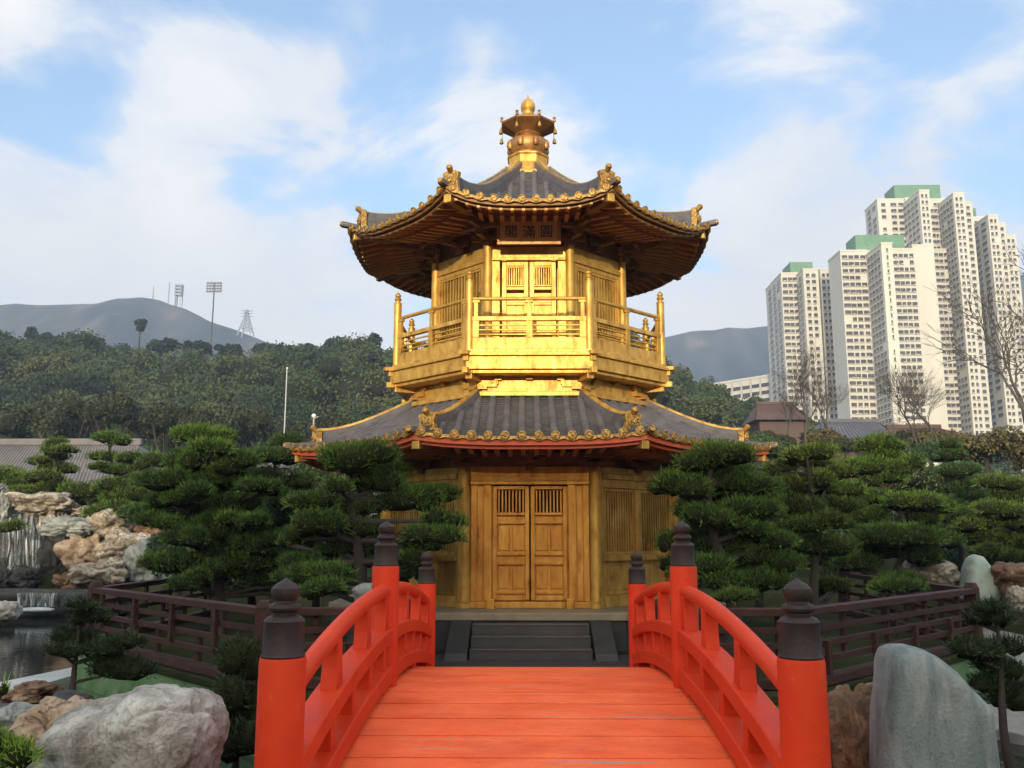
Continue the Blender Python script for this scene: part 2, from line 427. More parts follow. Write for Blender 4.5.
def thing(name, label, cat, loc=(0, 0, 0), rz=0, group=None):
    o = bpy.data.objects.new(name, None); COL.objects.link(o)
    o.location = loc; o.rotation_euler = (0, 0, rz); o.empty_display_size = .3
    return tag(o, label, cat, group)
def struct(o, label=None, cat=None, kind='structure'):
    o['kind'] = kind
    if label: o['label'] = label
    if cat: o['category'] = cat
    return o
def sstep(a, b, x):
    t = np.clip((np.asarray(x, float) - a) / (b - a), 0, 1); return t * t * (3 - 2 * t)

# ------------------------------------------------------------------ ground, water, island
ISL_C, ISL_A = 17.05, 6.9
def octo(a, cy=0.0, cx=0.0):
    r = a / math.cos(math.pi / 8)
    return [(cx + r * math.cos(R(22.5 + 45 * k)), cy + r * math.sin(R(22.5 + 45 * k))) for k in range(8)]
WATER = -0.62
def gz(x, y):
    x = np.asarray(x, float); y = np.asarray(y, float)
    n = .5 * np.sin(x * .9 + 1.3 * np.sin(y * .5)) + .5 * np.sin(y * 1.1 + np.cos(x * .7))
    # pond: distance-like measure, negative inside
    right = 8.6 + .4 * n + sstep(12, 20, y) * 1.6 - sstep(5, 3, y) * 3
    dl = np.maximum(np.maximum(-26 - x, x - right), np.maximum(4.35 + .12 * n + .10 * np.abs(x) - y, y - (26.8 + .6 * n)))
    base = .02 * n
    # garden rises gently behind and on the right; waterfall mound at the left back
    base = base + sstep(27, 45, y) * 1.3 + sstep(9, 16, x) * sstep(8, 14, y) * .35
    base = base + 1.7 * np.exp(-(((x + 14) / 5.5) ** 2 + ((y - 31) / 3.4) ** 2))
    return np.where(dl < 0, np.maximum(-1.15, base + (-1.15 - base) * sstep(0, .9, -dl)), base)
def axis(lo, hi, near, step, grow=1.16):
    out = list(np.arange(near[0], near[1] + 1e-6, step)); s = step; p = near[1]
    while p < hi: s *= grow; p += s; out.append(min(p, hi))
    s = step; p = near[0]
    while p > lo: s *= grow; p -= s; out.insert(0, max(p, lo))
    return np.array(out)
def heightfield(name, xs, ys, zf, m, smooth=180):
    X, Y = np.meshgrid(xs, ys); Z = zf(X, Y)
    v = np.stack([X, Y, Z], -1).reshape(-1, 3); nx, ny = len(xs), len(ys)
    i = (np.arange(ny - 1)[:, None] * nx + np.arange(nx - 1)[None]).ravel()
    f = np.stack([i, i + 1, i + nx + 1, i + nx], 1)
    return npmesh(name, v, f, m, smooth)
o = struct(link('ground', heightfield('ground', axis(-2200, 2200, (-28, 20), .3), axis(-140, 1545, (1, 36), .3), gz, 'ground')))
wm = MB(); wm.raw([(-30, 2.0, 0), (16, 2.0, 0), (16, 31, 0), (-30, 31, 0)], [(0, 1, 2, 3)])
struct(wm.build('pond_water', 'water', loc=(0, 0, WATER)))
im = MB(); im.prism(octo(ISL_A + .42, ISL_C), -1.2, -.10, octo(ISL_A + .10, ISL_C))
struct(im.build('island_bank', 'moss_stone', bevel=.02))
im = MB(); im.prism(octo(ISL_A + .13, ISL_C), -.096, 0.0)
struct(im.build('island_top', 'ground', bevel=.02))
im = MB(); im.prism(octo(ISL_A + .24, ISL_C), -.60, -.54)   # thin course line on the bank
for k in range(8): pass
struct(im.build('bank_ledge', 'moss_stone'))
im = MB(); im.raw([(-1.7, 9.9, .005), (1.7, 9.9, .005), (1.7, 13.2, .005), (-1.7, 13.2, .005)], [(0, 1, 2, 3)])
struct(im.build('path', 'stone_dark'))
im = MB(); im.raw([(-1.5, -3, .008), (1.5, -3, .008), (1.5, 4.0, .008), (-1.5, 4.0, .008)], [(0, 1, 2, 3)])
struct(im.build('path', 'slab'))

# ------------------------------------------------------------------ golden pavilion
PY = 17.0
C8, S8, T8 = math.cos(math.pi / 8), math.sin(math.pi / 8), math.tan(math.pi / 8)
A45 = math.pi / 4
pav = thing('pavilion', 'golden octagonal two-storey pavilion with grey tiled roofs, behind the red bridge', 'pavilion', (0, PY, 0))

def around(name, me, parent, ks=range(8), off=0.0, bevel=0, z=0):
    return [link(name, me, parent, (0, 0, z), k * A45 + off, bevel) for k in ks]

# plinth and stairs
mb = MB(); mb.prism(octo(3.42), 0, .44); base = mb.build('plinth', 'stone_dark', pav, bevel=.015)
mb = MB(); mb.prism(octo(3.46), .443, .56); mb.build('coping', 'stone_plinth', base, bevel=.015)
mb = MB()
for k in range(3): mb.box((0, -3.46 - .16 - .30 * k + .0, (.42 - .14 * k) / 2), (1.70, .30 - .004, .42 - .14 * k))
st = mb.build('stairs', 'stone_step', pav, bevel=.01)
for k in range(3):
    mb = MB(); mb.box((0, -3.46 - .16 - .30 * k - .145, .42 - .14 * k + .004), (1.66, .03, .016)); mb.build('step_lit_edge', 'stone_lit_edge', st)  # paler strips: light on the tread edges put into the colour
for s in (-1, 1):
    mb = MB(); mb.raw([(s * .88, -3.48, 0), (s * 1.20, -3.48, 0), (s * 1.20, -4.5, 0), (s * .88, -4.5, 0),
                       (s * .88, -3.48, .46), (s * 1.18, -3.48, .46), (s * 1.18, -4.42, .10), (s * .88, -4.42, .10)],
                      [(0, 1, 2, 3), (4, 5, 6, 7), (0, 1, 5, 4), (1, 2, 6, 5), (2, 3, 7, 6), (3, 0, 4, 7)])
    mb.build('stair_cheek', 'stone_dark', st, bevel=.01)

def column(name, rad, z0, z1, RC, parent):
    mb = MB(); mb.lathe([(rad * 1.25, z0), (rad * 1.25, z0 + .07), (rad, z0 + .10), (rad * .96, z1)], 20, (RC * math.cos(R(-112.5)), RC * math.sin(R(-112.5)), 0))
    around(name, mb.mesh(name, 'gold', 40), parent)
column('column', .115, .56, 2.80, 2.77, pav)

def lattice_bars(mb, x0, x1, z0, z1, y, n, t=.034, dep=.035):
    for i in range(n):
        x = x0 + (i + .5) * (x1 - x0) / n
        mb.box((x, y, (z0 + z1) / 2), (t, dep, z1 - z0))
def lattice_window(name, parent, x0, x1, z0, z1, y, n, rz, fr=.05, t=.03, cache={}):
    key = (x0, x1, z0, z1, y, n)
    if key not in cache:
        a = MB()
        a.box(((x0 + x1) / 2, y, z1 + fr / 2), (x1 - x0 + 2 * fr, .07, fr)); a.box(((x0 + x1) / 2, y, z0 - fr / 2), (x1 - x0 + 2 * fr, .07, fr))
        for xx in (x0 - fr / 2, x1 + fr / 2): a.box((xx, y, (z0 + z1) / 2), (fr - .004, .064, z1 - z0))
        b_ = MB(); lattice_bars(b_, x0, x1, z0, z1, y, n, t)
        c = MB(); c.box(((x0 + x1) / 2, y + .075, (z0 + z1) / 2), (x1 - x0, .02, z1 - z0))
        cache[key] = (a.mesh('window', 'gold'), b_.mesh('lattice', 'gold'), c.mesh('window_backing', 'void'))
    ms = cache[key]
    o = link(name, ms[0], parent, rz=rz, bevel=.006)
    link('lattice', ms[1], o); link('window_backing', ms[2], o)
    return o

AP = 2.77 * C8         # column ring apothem 2.56
# lower wall: eight panels
def wall_panel(ap, half, zs, m='gold'):
    """zs list of (z0,z1,dy,thick): horizontal boards"""
    mb = MB()
    for (z0, z1, dy, th) in zs: mb.box((0, -ap + dy, (z0 + z1) / 2), (2 * half, th, z1 - z0))
    return mb
H1 = 2.77 * S8 - .10
side = wall_panel(AP, H1, [(.56, .74, 0, .16), (.74, 1.28, .09, .06), (1.28, 1.38, 0, .15), (2.46, 2.80, .02, .13), (2.60, 2.70, -.04, .10)])
side.box((0, -AP + .02, 1.92), (.13, .12, 1.08))
for s in (-1, 1):
    side.box((s * (H1 - .04), -AP + .02, 1.92), (.08, .12, 1.08)); side.box((s * (H1 - .05), -AP + .03, 1.01), (.10, .12, .54))
    side.box((s * .49, -AP + .055, 1.01), (.68, .02, .40))
me = side.mesh('wall', 'gold')
for k in range(1, 8):
    o = link('wall', me, pav, rz=k * A45, bevel=.008)
    for s in (-1, 1):
        a, b2 = sorted((s * .115, s * (H1 - .13)))
        lattice_window('window', pav, a, b2, 1.43, 2.41, -AP + .03, 11, k * A45)
# front wall with the double door
fr = MB()
fr.box((0, -AP, .61), (2 * H1, .20, .10)); fr.box((0, -AP + .02, 2.68), (2 * H1, .13, .24)); fr.box((0, -AP - .04, 2.53), (2 * H1, .14, .06))
for s in (-1, 1):
    fr.box((s * .78, -AP + .03, 1.61), (.36, .10, 1.90)); fr.box((s * .68, -AP + .0, 1.59), (.13, .15, 1.86)); fr.box((s * .90, -AP + .01, 1.59), (.10, .13, 1.86))
    fr.box((s * .63, -AP - .10, .63), (.13, .16, .16))
fr.build('wall', 'gold_door', pav, bevel=.008)
for s in (-1, 1):
    x0, x1 = (s * .30 - .298, s * .30 + .298)
    d = MB(); xc = s * .305; wd = .59
    d.box((xc, -AP + .065, 1.35), (wd, .05, 1.38))
    for xx in (xc - wd / 2 + .035, xc + wd / 2 - .035): d.box((xx, -AP + .04, 1.58), (.07, .09, 1.80))
    for z, h in ((2.455, .06), (2.035, .05), (1.90, .05), (1.40, .05), (1.255, .05), (.80, .05), (.71, .07)): d.box((xc, -AP + .025, z), (wd - .14, .105, h))
    for z0, z1 in ((1.44, 1.86), (.84, 1.22)):
        for q in (-1, 1): d.box((xc + q * .117, -AP + .035, (z0 + z1) / 2), (.185, .04, z1 - z0 - .03))
    o = d.build('door', 'gold_door', pav, bevel=.007)
    l = MB(); lattice_bars(l, xc - wd / 2 + .07, xc + wd / 2 - .07, 2.06, 2.425, -AP + .05, 8, .024); l.build('lattice', 'gold_door', o)
    l = MB(); l.box((xc, -AP + .11, 2.24), (wd - .14, .02, .37)); l.build('door_backing', 'void', o)
    l = MB(); l.lathe([(.02, 0), (.028, .012), (.0, .02)], 12); 
mb = MB(); mb.prism(octo(AP - .16), .6, 2.85); mb.build('core', 'void', pav)

# ----- roofs
class Roof:
    def __init__(s, a0, a1, z0, z1, up, pw): s.a0, s.a1, s.z0, s.z1, s.up, s.pw = a0, a1, z0, z1, up, pw
    def t(s, a): return (a - s.a0) / (s.a1 - s.a0)
    def z(s, a, q):
        t = min(max(s.t(a), 0), 1.2); g = 1 - (1 - min(t, 1)) ** s.pw if t <= 1 else 1 + (t - 1) * .2
        return s.z0 + (s.z1 - s.z0) * g + s.up * abs(q) ** 3.2 * t * t
    def pt(s, a, x): q = x / (a * T8); return Vector((x, -a, s.z(a, q)))
    def corner(s, t, dz=0):          # along the hip, in the plane of angle -112.5
        a = s.a0 + t * (s.a1 - s.a0); r = a / C8
        return Vector((r * math.cos(R(-112.5)), r * math.sin(R(-112.5)), s.z(a, 1) + dz))

def make_roof(name, rf, wall_a, zw, nribs, rib_r, fascia, ornament):
    # tiles: stepped pans + round ribs
    mb = MB(); rows = 22; cols = 20
    vs = []; 
    for i in range(rows):
        for e in (0, 1):
            a = rf.a0 + (i + e * .98) / rows * (rf.a1 - rf.a0)
            for j in range(cols + 1):
                q = -1 + 2 * j / cols
                p = rf.pt(a, q * a * T8); vs.append((p.x, p.y, p.z + (.016 if e else 0)))
    n = cols + 1
    mb.raw(vs, [(r * n + j, r * n + j + 1, (r + 1) * n + j + 1, (r + 1) * n + j) for r in range(2 * rows - 1) for j in range(cols)])
    npan = len(mb.f); W2 = rf.a1 * T8; sp = 2 * W2 / nribs; ends = []
    for i in range(nribs):
        x = -W2 + (i + .5) * sp
        a_in = max(rf.a0, abs(x) / T8 + .05); m_ = max(3, int((rf.a1 - a_in) / .07))
        path = [rf.pt(a_in + (rf.a1 + .02 - a_in) * k / m_, x) for k in range(m_ + 1)]
        sec = []
        vs = []; K = 6
        for k, p in enumerate(path):
            rr = rib_r * (1.0 + .10 * ((k % 3) / 2))
            for h in range(K + 1):
                an = math.pi * h / K
                vs.append((p.x + rr * math.cos(an), p.y, p.z + rr * 1.05 * math.sin(an) + .002))
        mb.raw(vs, [(r * (K + 1) + h, r * (K + 1) + h + 1, (r + 1) * (K + 1) + h + 1, (r + 1) * (K + 1) + h) for r in range(m_) for h in range(K)])
        ends.append(path[-1])
    nside = len(mb.f); mb.rot(A45)
    roof = mb.build(name, 'tile', pav, smooth=35); roof.data.materials.append(MATS['tile_pan_shade'])
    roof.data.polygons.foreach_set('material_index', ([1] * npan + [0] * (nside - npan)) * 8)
    # gilded tile ends and drip edge along each side
    g = MB()
    for p in ends:
        M = Vector((p.x, p.y - .012, p.z + rib_r * .35))
        r1 = rib_r * 1.12
        vs = []
        for rr, yy in ((r1, .012), (r1, -.012), (r1 * .78, -.018), (r1 * .70, -.008), (r1 * .35, -.008), (.001, -.022)):
            for k in range(12): an = 2 * math.pi * k / 12; vs.append((M.x + rr * math.cos(an), M.y + yy, M.z + rr * math.sin(an)))
        g.raw(vs, [(r * 12 + k, r * 12 + (k + 1) % 12, (r + 1) * 12 + (k + 1) % 12, (r + 1) * 12 + k) for r in range(5) for k in range(12)])
    nn = nribs * 6; pth = []
    for j in range(nn + 1):
        x = -W2 + 2 * W2 * j / nn; p = rf.pt(rf.a1, x); ph = (j % 6) / 6
        pth.append((p, .030 + .030 * (.5 - .5 * math.cos(2 * math.pi * (ph + .0)))))
    vs = []
    for p, dr in pth:
        vs += [(p.x, p.y - .025, p.z + .012), (p.x, p.y - .03, p.z - dr), (p.x, p.y + .01, p.z - dr), (p.x, p.y + .01, p.z + .012)]
    g.raw(vs, [(r * 4 + k, r * 4 + (k + 1) % 4, (r + 1) * 4 + (k + 1) % 4, (r + 1) * 4 + k) for r in range(nn) for k in range(4)])
    around('eave_tiles', g.mesh('eave_tiles', 'gold_worn', 40), roof)
    # fascia boards
    def strip(a, d0, d1, th, mname, nm):
        s_ = MB(); vs = []
        for j in range(25):
            q = -1 + j / 12; 
            for aa in (a, a - th):
                for dz in (d0, d1):
                    vs.append((q * aa * T8, -aa, rf.z(rf.a1 * .999, q) + dz))
        s_.raw(vs, [f for r in range(24) for f in ((r * 4, r * 4 + 1, r * 4 + 5, r * 4 + 4), (r * 4 + 2, r * 4 + 6, r * 4 + 7, r * 4 + 3), (r * 4, r * 4 + 4, r * 4 + 6, r * 4 + 2), (r * 4 + 1, r * 4 + 3, r * 4 + 7, r * 4 + 5))])
        around(nm, s_.mesh(nm, mname), roof)
    strip(rf.a1 - .03, -.115 if fascia == 'fascia_red' else -.085, -.035, .05, fascia, 'fascia')
    strip(rf.a1 - .12, -.165 if fascia == 'fascia_red' else -.125, -.075, .06, fascia, 'fascia')
    # soffit + rafters
    def sof(a, q, dz=0):
        u = (a - wall_a) / (rf.a1 - .1 - wall_a)
        ze = rf.z(rf.a1, q) - .13
        return Vector((q * a * T8, -a, zw + (ze - zw) * u + dz + .05 * math.sin(math.pi * min(u, 1))))
    s_ = MB(); vs = []
    for i in range(7):
        a = wall_a + (rf.a1 - .14 - wall_a) * i / 6
        for j in range(17): p = sof(a, -1 + j / 8, .05); vs.append(p)
    s_.raw(vs, [(r * 17 + j, r * 17 + j + 1, (r + 1) * 17 + j + 1, (r + 1) * 17 + j) for r in range(6) for j in range(16)])
    around('soffit', s_.mesh('soffit', 'soffit_red', 60), roof)
    r_ = MB(); nr = nribs + 2
    e_ = MB()
    for i in range(nr):
        x = -(rf.a1 - .2) * T8 + (i + .5) * 2 * (rf.a1 - .2) * T8 / nr
        a_in = max(wall_a, abs(x) / T8 + .06)
        for (a0_, a1_, dz, sz) in ((a_in, wall_a + (rf.a1 - wall_a) * .62, -.05, .07), (max(a_in, wall_a + (rf.a1 - wall_a) * .5), rf.a1 - .13, -.0, .055)):
            if a1_ - a0_ < .08: continue
            vs = []
            for a in (a0_, a1_):
                p = sof(a, x / (a * T8), dz)
                for (dx, dh) in ((-sz / 2, 0), (sz / 2, 0), (sz / 2, sz), (-sz / 2, sz)): vs.append((p.x + dx, p.y, p.z + dh - sz * .3))
            r_.raw(vs, [(0, 1, 5, 4), (1, 2, 6, 5), (2, 3, 7, 6), (3, 0, 4, 7), (0, 3, 2, 1), (4, 5, 6, 7)])
            p = sof(a1_, x / (a1_ * T8), dz); e_.box((p.x, p.y - .008, p.z + sz * .2), (sz * .8, .014, sz * .8))
    nf_ = len(r_.f); r_.raw(e_.v, e_.f); rm = r_.mesh('rafters', 'rafter'); rm.materials.append(MATS['bronze'])
    rm.polygons.foreach_set('material_index', [0] * nf_ + [1] * (len(r_.f) - nf_)); around('rafters', rm, roof)
    # hip beam under each corner, with a gilded end block
    cdir = Vector((math.cos(R(-112.5)), math.sin(R(-112.5)), 0)); cside = Vector((-cdir.y, cdir.x, 0))
    pts = []
    for i in range(6):
        a = wall_a + (rf.a1 - .12 - wall_a) * i / 5; p = sof(a, 1, -.02); pts.append(Vector((cdir.x * a / C8, cdir.y * a / C8, p.z)))
    h_ = MB(); h_.sweep(pts, [(-.065, -.10), (.065, -.10), (.065, .06), (-.065, .06)], cside)
    around('hip_beam', h_.mesh('hip_beam', 'eave_brown'), roof, bevel=.01)
    h_ = MB(); c_ = pts[-1] + cdir * .02; h_.box((c_.x, c_.y, c_.z - .03), (.06, .13, .15), rz=R(-112.5)); 
    around('hip_beam_end', h_.mesh('hip_beam_end', 'gold'), roof, bevel=.01)
    # hip ridge (dark), gilded crest, end plate with boss, tail
    T1 = ornament['t']
    hh = ornament['h']; 
    def lift(u): return ornament['lift'] * max(0, (u - .55) / .45) ** 2
    N = 18; T0 = ornament.get('t0', 0); base_ = [rf.corner(T0 + (T1 - T0) * i / N) for i in range(N + 1)]
    rg = MB()
    def hf(u): q = min(1, u / .35) if ornament.get('t0') else 1; return hh * (.45 + .55 * q * q * (3 - 2 * q))
    def sec(u): l = lift(u); h0 = hf(u); return [(-.085, -.03), (.085, -.03), (.07, h0 * .5), (.075, h0 * .5), (.06, h0 + l), (-.06, h0 + l), (-.075, h0 * .5), (-.07, h0 * .5)]
    rg.sweep(base_, sec, cside); around('hip_ridge', rg.mesh('hip_ridge', 'tile'), roof, bevel=.006)
    cr = MB(); top = [p + Vector((0, 0, hf(i / N) + .012 + lift(i / N))) for i, p in enumerate(base_)]
    vs = []; K = 6
    for i, p in enumerate(top):
        for h in range(K + 1):
            an = math.pi * h / K; w_ = ornament['crest'] * (1 + .12 * (i % 2)); vs.append(p + cside * (w_ * math.cos(an)) + Vector((0, 0, w_ * .9 * math.sin(an) - .01)))
    cr.raw(vs, [(r * (K + 1) + h, r * (K + 1) + h + 1, (r + 1) * (K + 1) + h + 1, (r + 1) * (K + 1) + h) for r in range(N) for h in range(K)])
    around('ridge_crest', cr.mesh('ridge_crest', ornament['cm'], 50), roof)
    e = base_[-1]; lt = lift(1); pl = MB()
    zc = (hh + lt) / 2
    # shaped end plate (shield) facing outward
    wv = ornament['w']
    prof = [(-.62, -.06), (-.5, .5), (-.62, 1.0), (-.22, 1.08), (0, 1.22), (.22, 1.08), (.62, 1.0), (.5, .5), (.62, -.06)]
    fv = [e + cdir * .03 + cside * (a * wv) + Vector((0, 0, b3 * (hh + lt))) for a, b3 in prof]; bv = [v - cdir * .10 for v in fv]; k9 = len(prof)
    pl.raw(fv + bv, [tuple(range(k9)), tuple(range(k9, 2 * k9))[::-1]] + [(i, (i + 1) % k9, k9 + (i + 1) % k9, k9 + i) for i in range(k9)])
    rb = wv * .40
    for rr, off, nb in ((rb, .035, 0), (rb * .35, .065, 0)):
        vs = []
        for q2 in (off, off + .02, off + .026):
            r3 = rr if q2 < off + .025 else rr * .5
            for k in range(14): an = 2 * math.pi * k / 14; vs.append(e + cdir * q2 + cside * (r3 * math.cos(an)) + Vector((0, 0, zc + r3 * math.sin(an))))
        pl.raw(vs, [(r * 14 + k, r * 14 + (k + 1) % 14, (r + 1) * 14 + (k + 1) % 14, (r + 1) * 14 + k) for r in range(2) for k in range(14)] + [tuple(range(28, 42))])
    for k in range(8):
        an = 2 * math.pi * k / 8; c3 = e + cdir * .06 + cside * (rb * .68 * math.cos(an)) + Vector((0, 0, zc + rb * .68 * math.sin(an))); pl.box(c3, (.03, .03, .03), rz=R(-112.5))
    around('ridge_end', pl.mesh('ridge_end', 'gold_worn'), roof, bevel=.006)
    kb = MB(); kr = ornament['knob']
    k0 = e + Vector((0, 0, (hh + lt) * 1.05)); kb.tube([k0 - cdir * .16 - Vector((0, 0, .06)), k0 - Vector((0, 0, .02)), k0 + cdir * .05 + Vector((0, 0, .025)), k0 + cdir * .08 + Vector((0, 0, .055)), k0 + cdir * .10 + Vector((0, 0, .085))], [kr * .7, kr * .8, kr * 1.0, kr * 1.15, kr * .5], 10)
    around('ridge_knob', kb.mesh('ridge_knob', 'gold_dull', 45), roof)
    tl = MB(); NT_ = 5; tp = [rf.corner(T1 + .01 + (1.035 - T1) * i / NT_) for i in range(NT_ + 1)]
    tl.sweep(tp, [(-.06, -.02), (.06, -.02), (.05, .07), (-.05, .07)], cside); around('ridge_tail', tl.mesh('ridge_tail', 'tile'), roof, bevel=.006)
    tl = MB(); q3 = tp[-1]; tl.tube([q3 - cdir * .10 + Vector((0, 0, .03)), q3 + cdir * .0 + Vector((0, 0, .03)), q3 + cdir * .03 + Vector((0, 0, .035))], [.055, .055, .045], 12)
    around('ridge_tail_end', tl.mesh('ridge_tail_end', 'gold_worn', 45), roof)
    return roof

rf1 = Roof(2.10, 4.49 * C8, 4.02, 3.11, .085, 1.35)
make_roof('lower_roof', rf1, AP + .05, 3.02, 14, .062, 'fascia_red', dict(t=.80, h=.15, lift=.08, w=.24, crest=.046, cm='gold', knob=.05))
rf2 = Roof(.38, 3.59 * C8, 8.92, 7.07, .25, 1.78)
make_roof('upper_roof', rf2, 1.82, 7.20, 12, .056, 'eave_brown', dict(t0=.02, t=.93, h=.28, lift=.05, w=.24, crest=.034, cm='gold_worn', knob=.05))

AP2_ = 1.91 * C8
# bracket sets under the eaves
def bracket_mesh(ap, z, k, ang):
    mb = MB(); rad = ap
    def bx(r, s_, zz_, d): # r outward, s_ lateral
        mb.box((s_, -r, zz_), d)
    bx(rad + .02, 0, z, (.15, .15, .09)); bx(rad + .06, 0, z + .085, (.62 * k, .085, .075)); bx(rad + .20, 0, z + .085, (.085, .50, .075))
    for q in (-1, 1): bx(rad + .06, q * .26 * k, z + .15, (.11, .10, .06))
    bx(rad + .34, 0, z + .15, (.11, .10, .06)); bx(rad + .34, 0, z + .215, (.74 * k, .08, .07)); bx(rad + .46, 0, z + .215, (.08, .62, .07)); bx(rad + .66, 0, z + .28, (.10, .10, .06))
    return mb.mesh('bracket', 'eave_brown')
around('bracket', bracket_mesh(2.77, 2.74, 1.0, 0), pav, off=A45 / 2, bevel=.008); around('bracket', bracket_mesh(AP, 2.78, .8, 0), pav, bevel=.008)
AP2 = 1.91 * C8
around('bracket', bracket_mesh(1.91, 6.84, .9, 0), pav, off=A45 / 2, bevel=.008); around('bracket', bracket_mesh(AP2, 6.88, .7, 0), pav, ks=range(1, 8), bevel=.008)

# ----- balcony
BR = 2.76
ba = BR * C8
mb = MB(); mb.prism(octo(ba - .42), 3.9, 4.42); mb.build('skirt', 'gold', pav)
mb = MB(); mb.prism(octo(ba - .34), 4.02, 4.10); mb.prism(octo(ba - .38), 4.36, 4.42); mb.build('skirt_moulding', 'gold', pav, bevel=.01)
# small brackets on the skirt
for s in (-1, 1):
    mb = MB(); mb.box((s * .72, -ba + .40, 4.205), (.34, .06, .05)); mb.box((s * .80, -ba + .385, 4.16), (.16, .09, .05)); mb.box((s * .57, -ba + .40, 4.26), (.08, .06, .08)); mb.box((s * .53, -ba + .39, 4.32), (.12, .08, .06))
    around('skirt_bracket', mb.mesh('skirt_bracket', 'gold'), pav, bevel=.006)
mb = MB(); mb.box((0, -ba + .38, 4.33), (.12, .10, .06)); around('skirt_block', mb.mesh('skirt_block', 'gold'), pav, bevel=.006)
mb = MB(); mb.box((0, -BR + .30, 4.32), (.12, .42, .10)); mb.box((0, -BR + .16, 4.40), (.16, .16, .08)); around('skirt_bracket', mb.mesh('skirt_bracket', 'gold'), pav, off=A45 / 2, bevel=.008)
mb = MB(); mb.prism(octo(ba + .0), 4.42, 4.64); fl = mb.build('balcony', 'gold', pav, bevel=.008)
mb = MB(); mb.prism(octo(ba + .05), 4.643, 4.70); mb.prism(octo(ba - .06), 4.36, 4.417); mb.build('balcony_moulding', 'gold', fl, bevel=.008)
mb = MB(); mb.prism(octo(ba - .03), 4.703, 4.77); mb.build('balcony_deck', 'gold', fl, bevel=.006)
# block joints at the corners of the mouldings
mb = MB(); mb.box((0, -BR - .04, 4.69), (.16, .14, .070)); mb.box((0, -BR + .0, 4.61), (.10, .06, .10)); mb.box((0, -BR + .01, 4.40), (.10, .14, .10)); around('corner_block', mb.mesh('corner_block', 'gold'), fl, off=A45 / 2, bevel=.006)
pr = BR - .12
mb = MB(); mb.lathe([(.070, 4.77), (.070, 5.93), (.075, 5.935), (.075, 5.95), (.045, 5.97), (.045, 5.99), (.062, 6.01), (.066, 6.03), (.045, 6.06), (.04, 6.07), (.055, 6.09), (.055, 6.11), (.02, 6.15), (.004, 6.165)], 16, (0, -pr, 0))
around('railing_post', mb.mesh('railing_post', 'gold', 35), pav, off=A45 / 2)
ra = pr * C8; rh = pr * S8 - .05
rl = MB()
rl.box((0, -ra, 4.875), (2 * rh, .07, .20)); rl.box((0, -ra, 5.30), (2 * rh, .085, .075))
rl.tube([(-rh - .01, -ra, 5.65), (rh + .01, -ra, 5.65)], .035, 10)
for z in (5.03, 5.11, 5.19): rl.box((0, -ra, z), (2 * rh, .03, .026))
for x in (-rh + .06, 0, rh - .06):
    rl.box((x, -ra, 5.12), (.11, .075, .29)); rl.box((x, -ra, 5.48), (.07, .06, .29)); rl.box((x, -ra, 5.60), (.13, .075, .045))
around('railing', rl.mesh('railing', 'gold'), pav, bevel=.006)

# ----- upper storey
column('column', .085, 4.77, 7.0, 1.91, pav)
mb = MB(); mb.prism(octo(AP2_ - .04), 6.803, 7.22); mb.build('frieze', 'eave_brown', pav)
mb = MB(); mb.prism(octo(AP + .0 - .05), 2.803, 3.04); mb.build('frieze', 'eave_brown', pav)
H2 = 1.91 * S8 - .075
side = wall_panel(AP2, H2, [(4.77, 5.10, .0, .10), (5.10, 5.30, .05, .05), (6.44, 6.80, .03, .07), (6.52, 6.60, -.0, .09)])
for s in (-1, 1): side.box((s * (H2 - .04), -AP2 + .02, 5.87), (.08, .10, 1.14))
me = side.mesh('wall', 'gold')
for k in range(1, 8):
    link('wall', me, pav, rz=k * A45, bevel=.006)
    lattice_window('window', pav, -H2 + .13, H2 - .13, 5.35, 6.39, -AP2 + .03, 13, k * A45, fr=.045)
fr = MB(); fr.box((0, -AP2 + .03, 6.68), (2 * H2, .07, .22)); fr.box((0, -AP2 - .02, 6.545), (2 * H2, .12, .05)); fr.box((0, -AP2, 4.82), (2 * H2, .12, .10))
for s in (-1, 1):
    fr.box((s * (H2 - .07), -AP2 + .02, 5.70), (.14, .10, 1.66)); fr.box((s * .44, -AP2 - .04, 6.545), (.10, .05, .075))
fr.build('wall', 'gold', pav, bevel=.006)
for s in (-1, 1):
    d = MB(); xc = s * .245; wd = .47
    d.box((xc, -AP2 + .05, 5.35), (wd, .05, 1.0))
    for xx in (xc - wd / 2 + .04, xc + wd / 2 - .04): d.box((xx, -AP2 + .03, 5.69), (.08, .08, 1.64))
    for z, h in ((6.475, .08), (6.02, .05), (5.88, .11), (5.74, .05), (5.2, .06)): d.box((xc, -AP2 + .03, z), (wd - .16, .075, h))
    o = d.build('door', 'gold', pav, bevel=.006)
    lattice_window('window', pav, xc - .125, xc + .125, 6.085, 6.40, -AP2 + .03, 6, 0, fr=.03, t=.02)
mb = MB(); mb.prism(octo(AP2 - .22), 4.8, 6.85); mb.build('core', 'gold', pav)

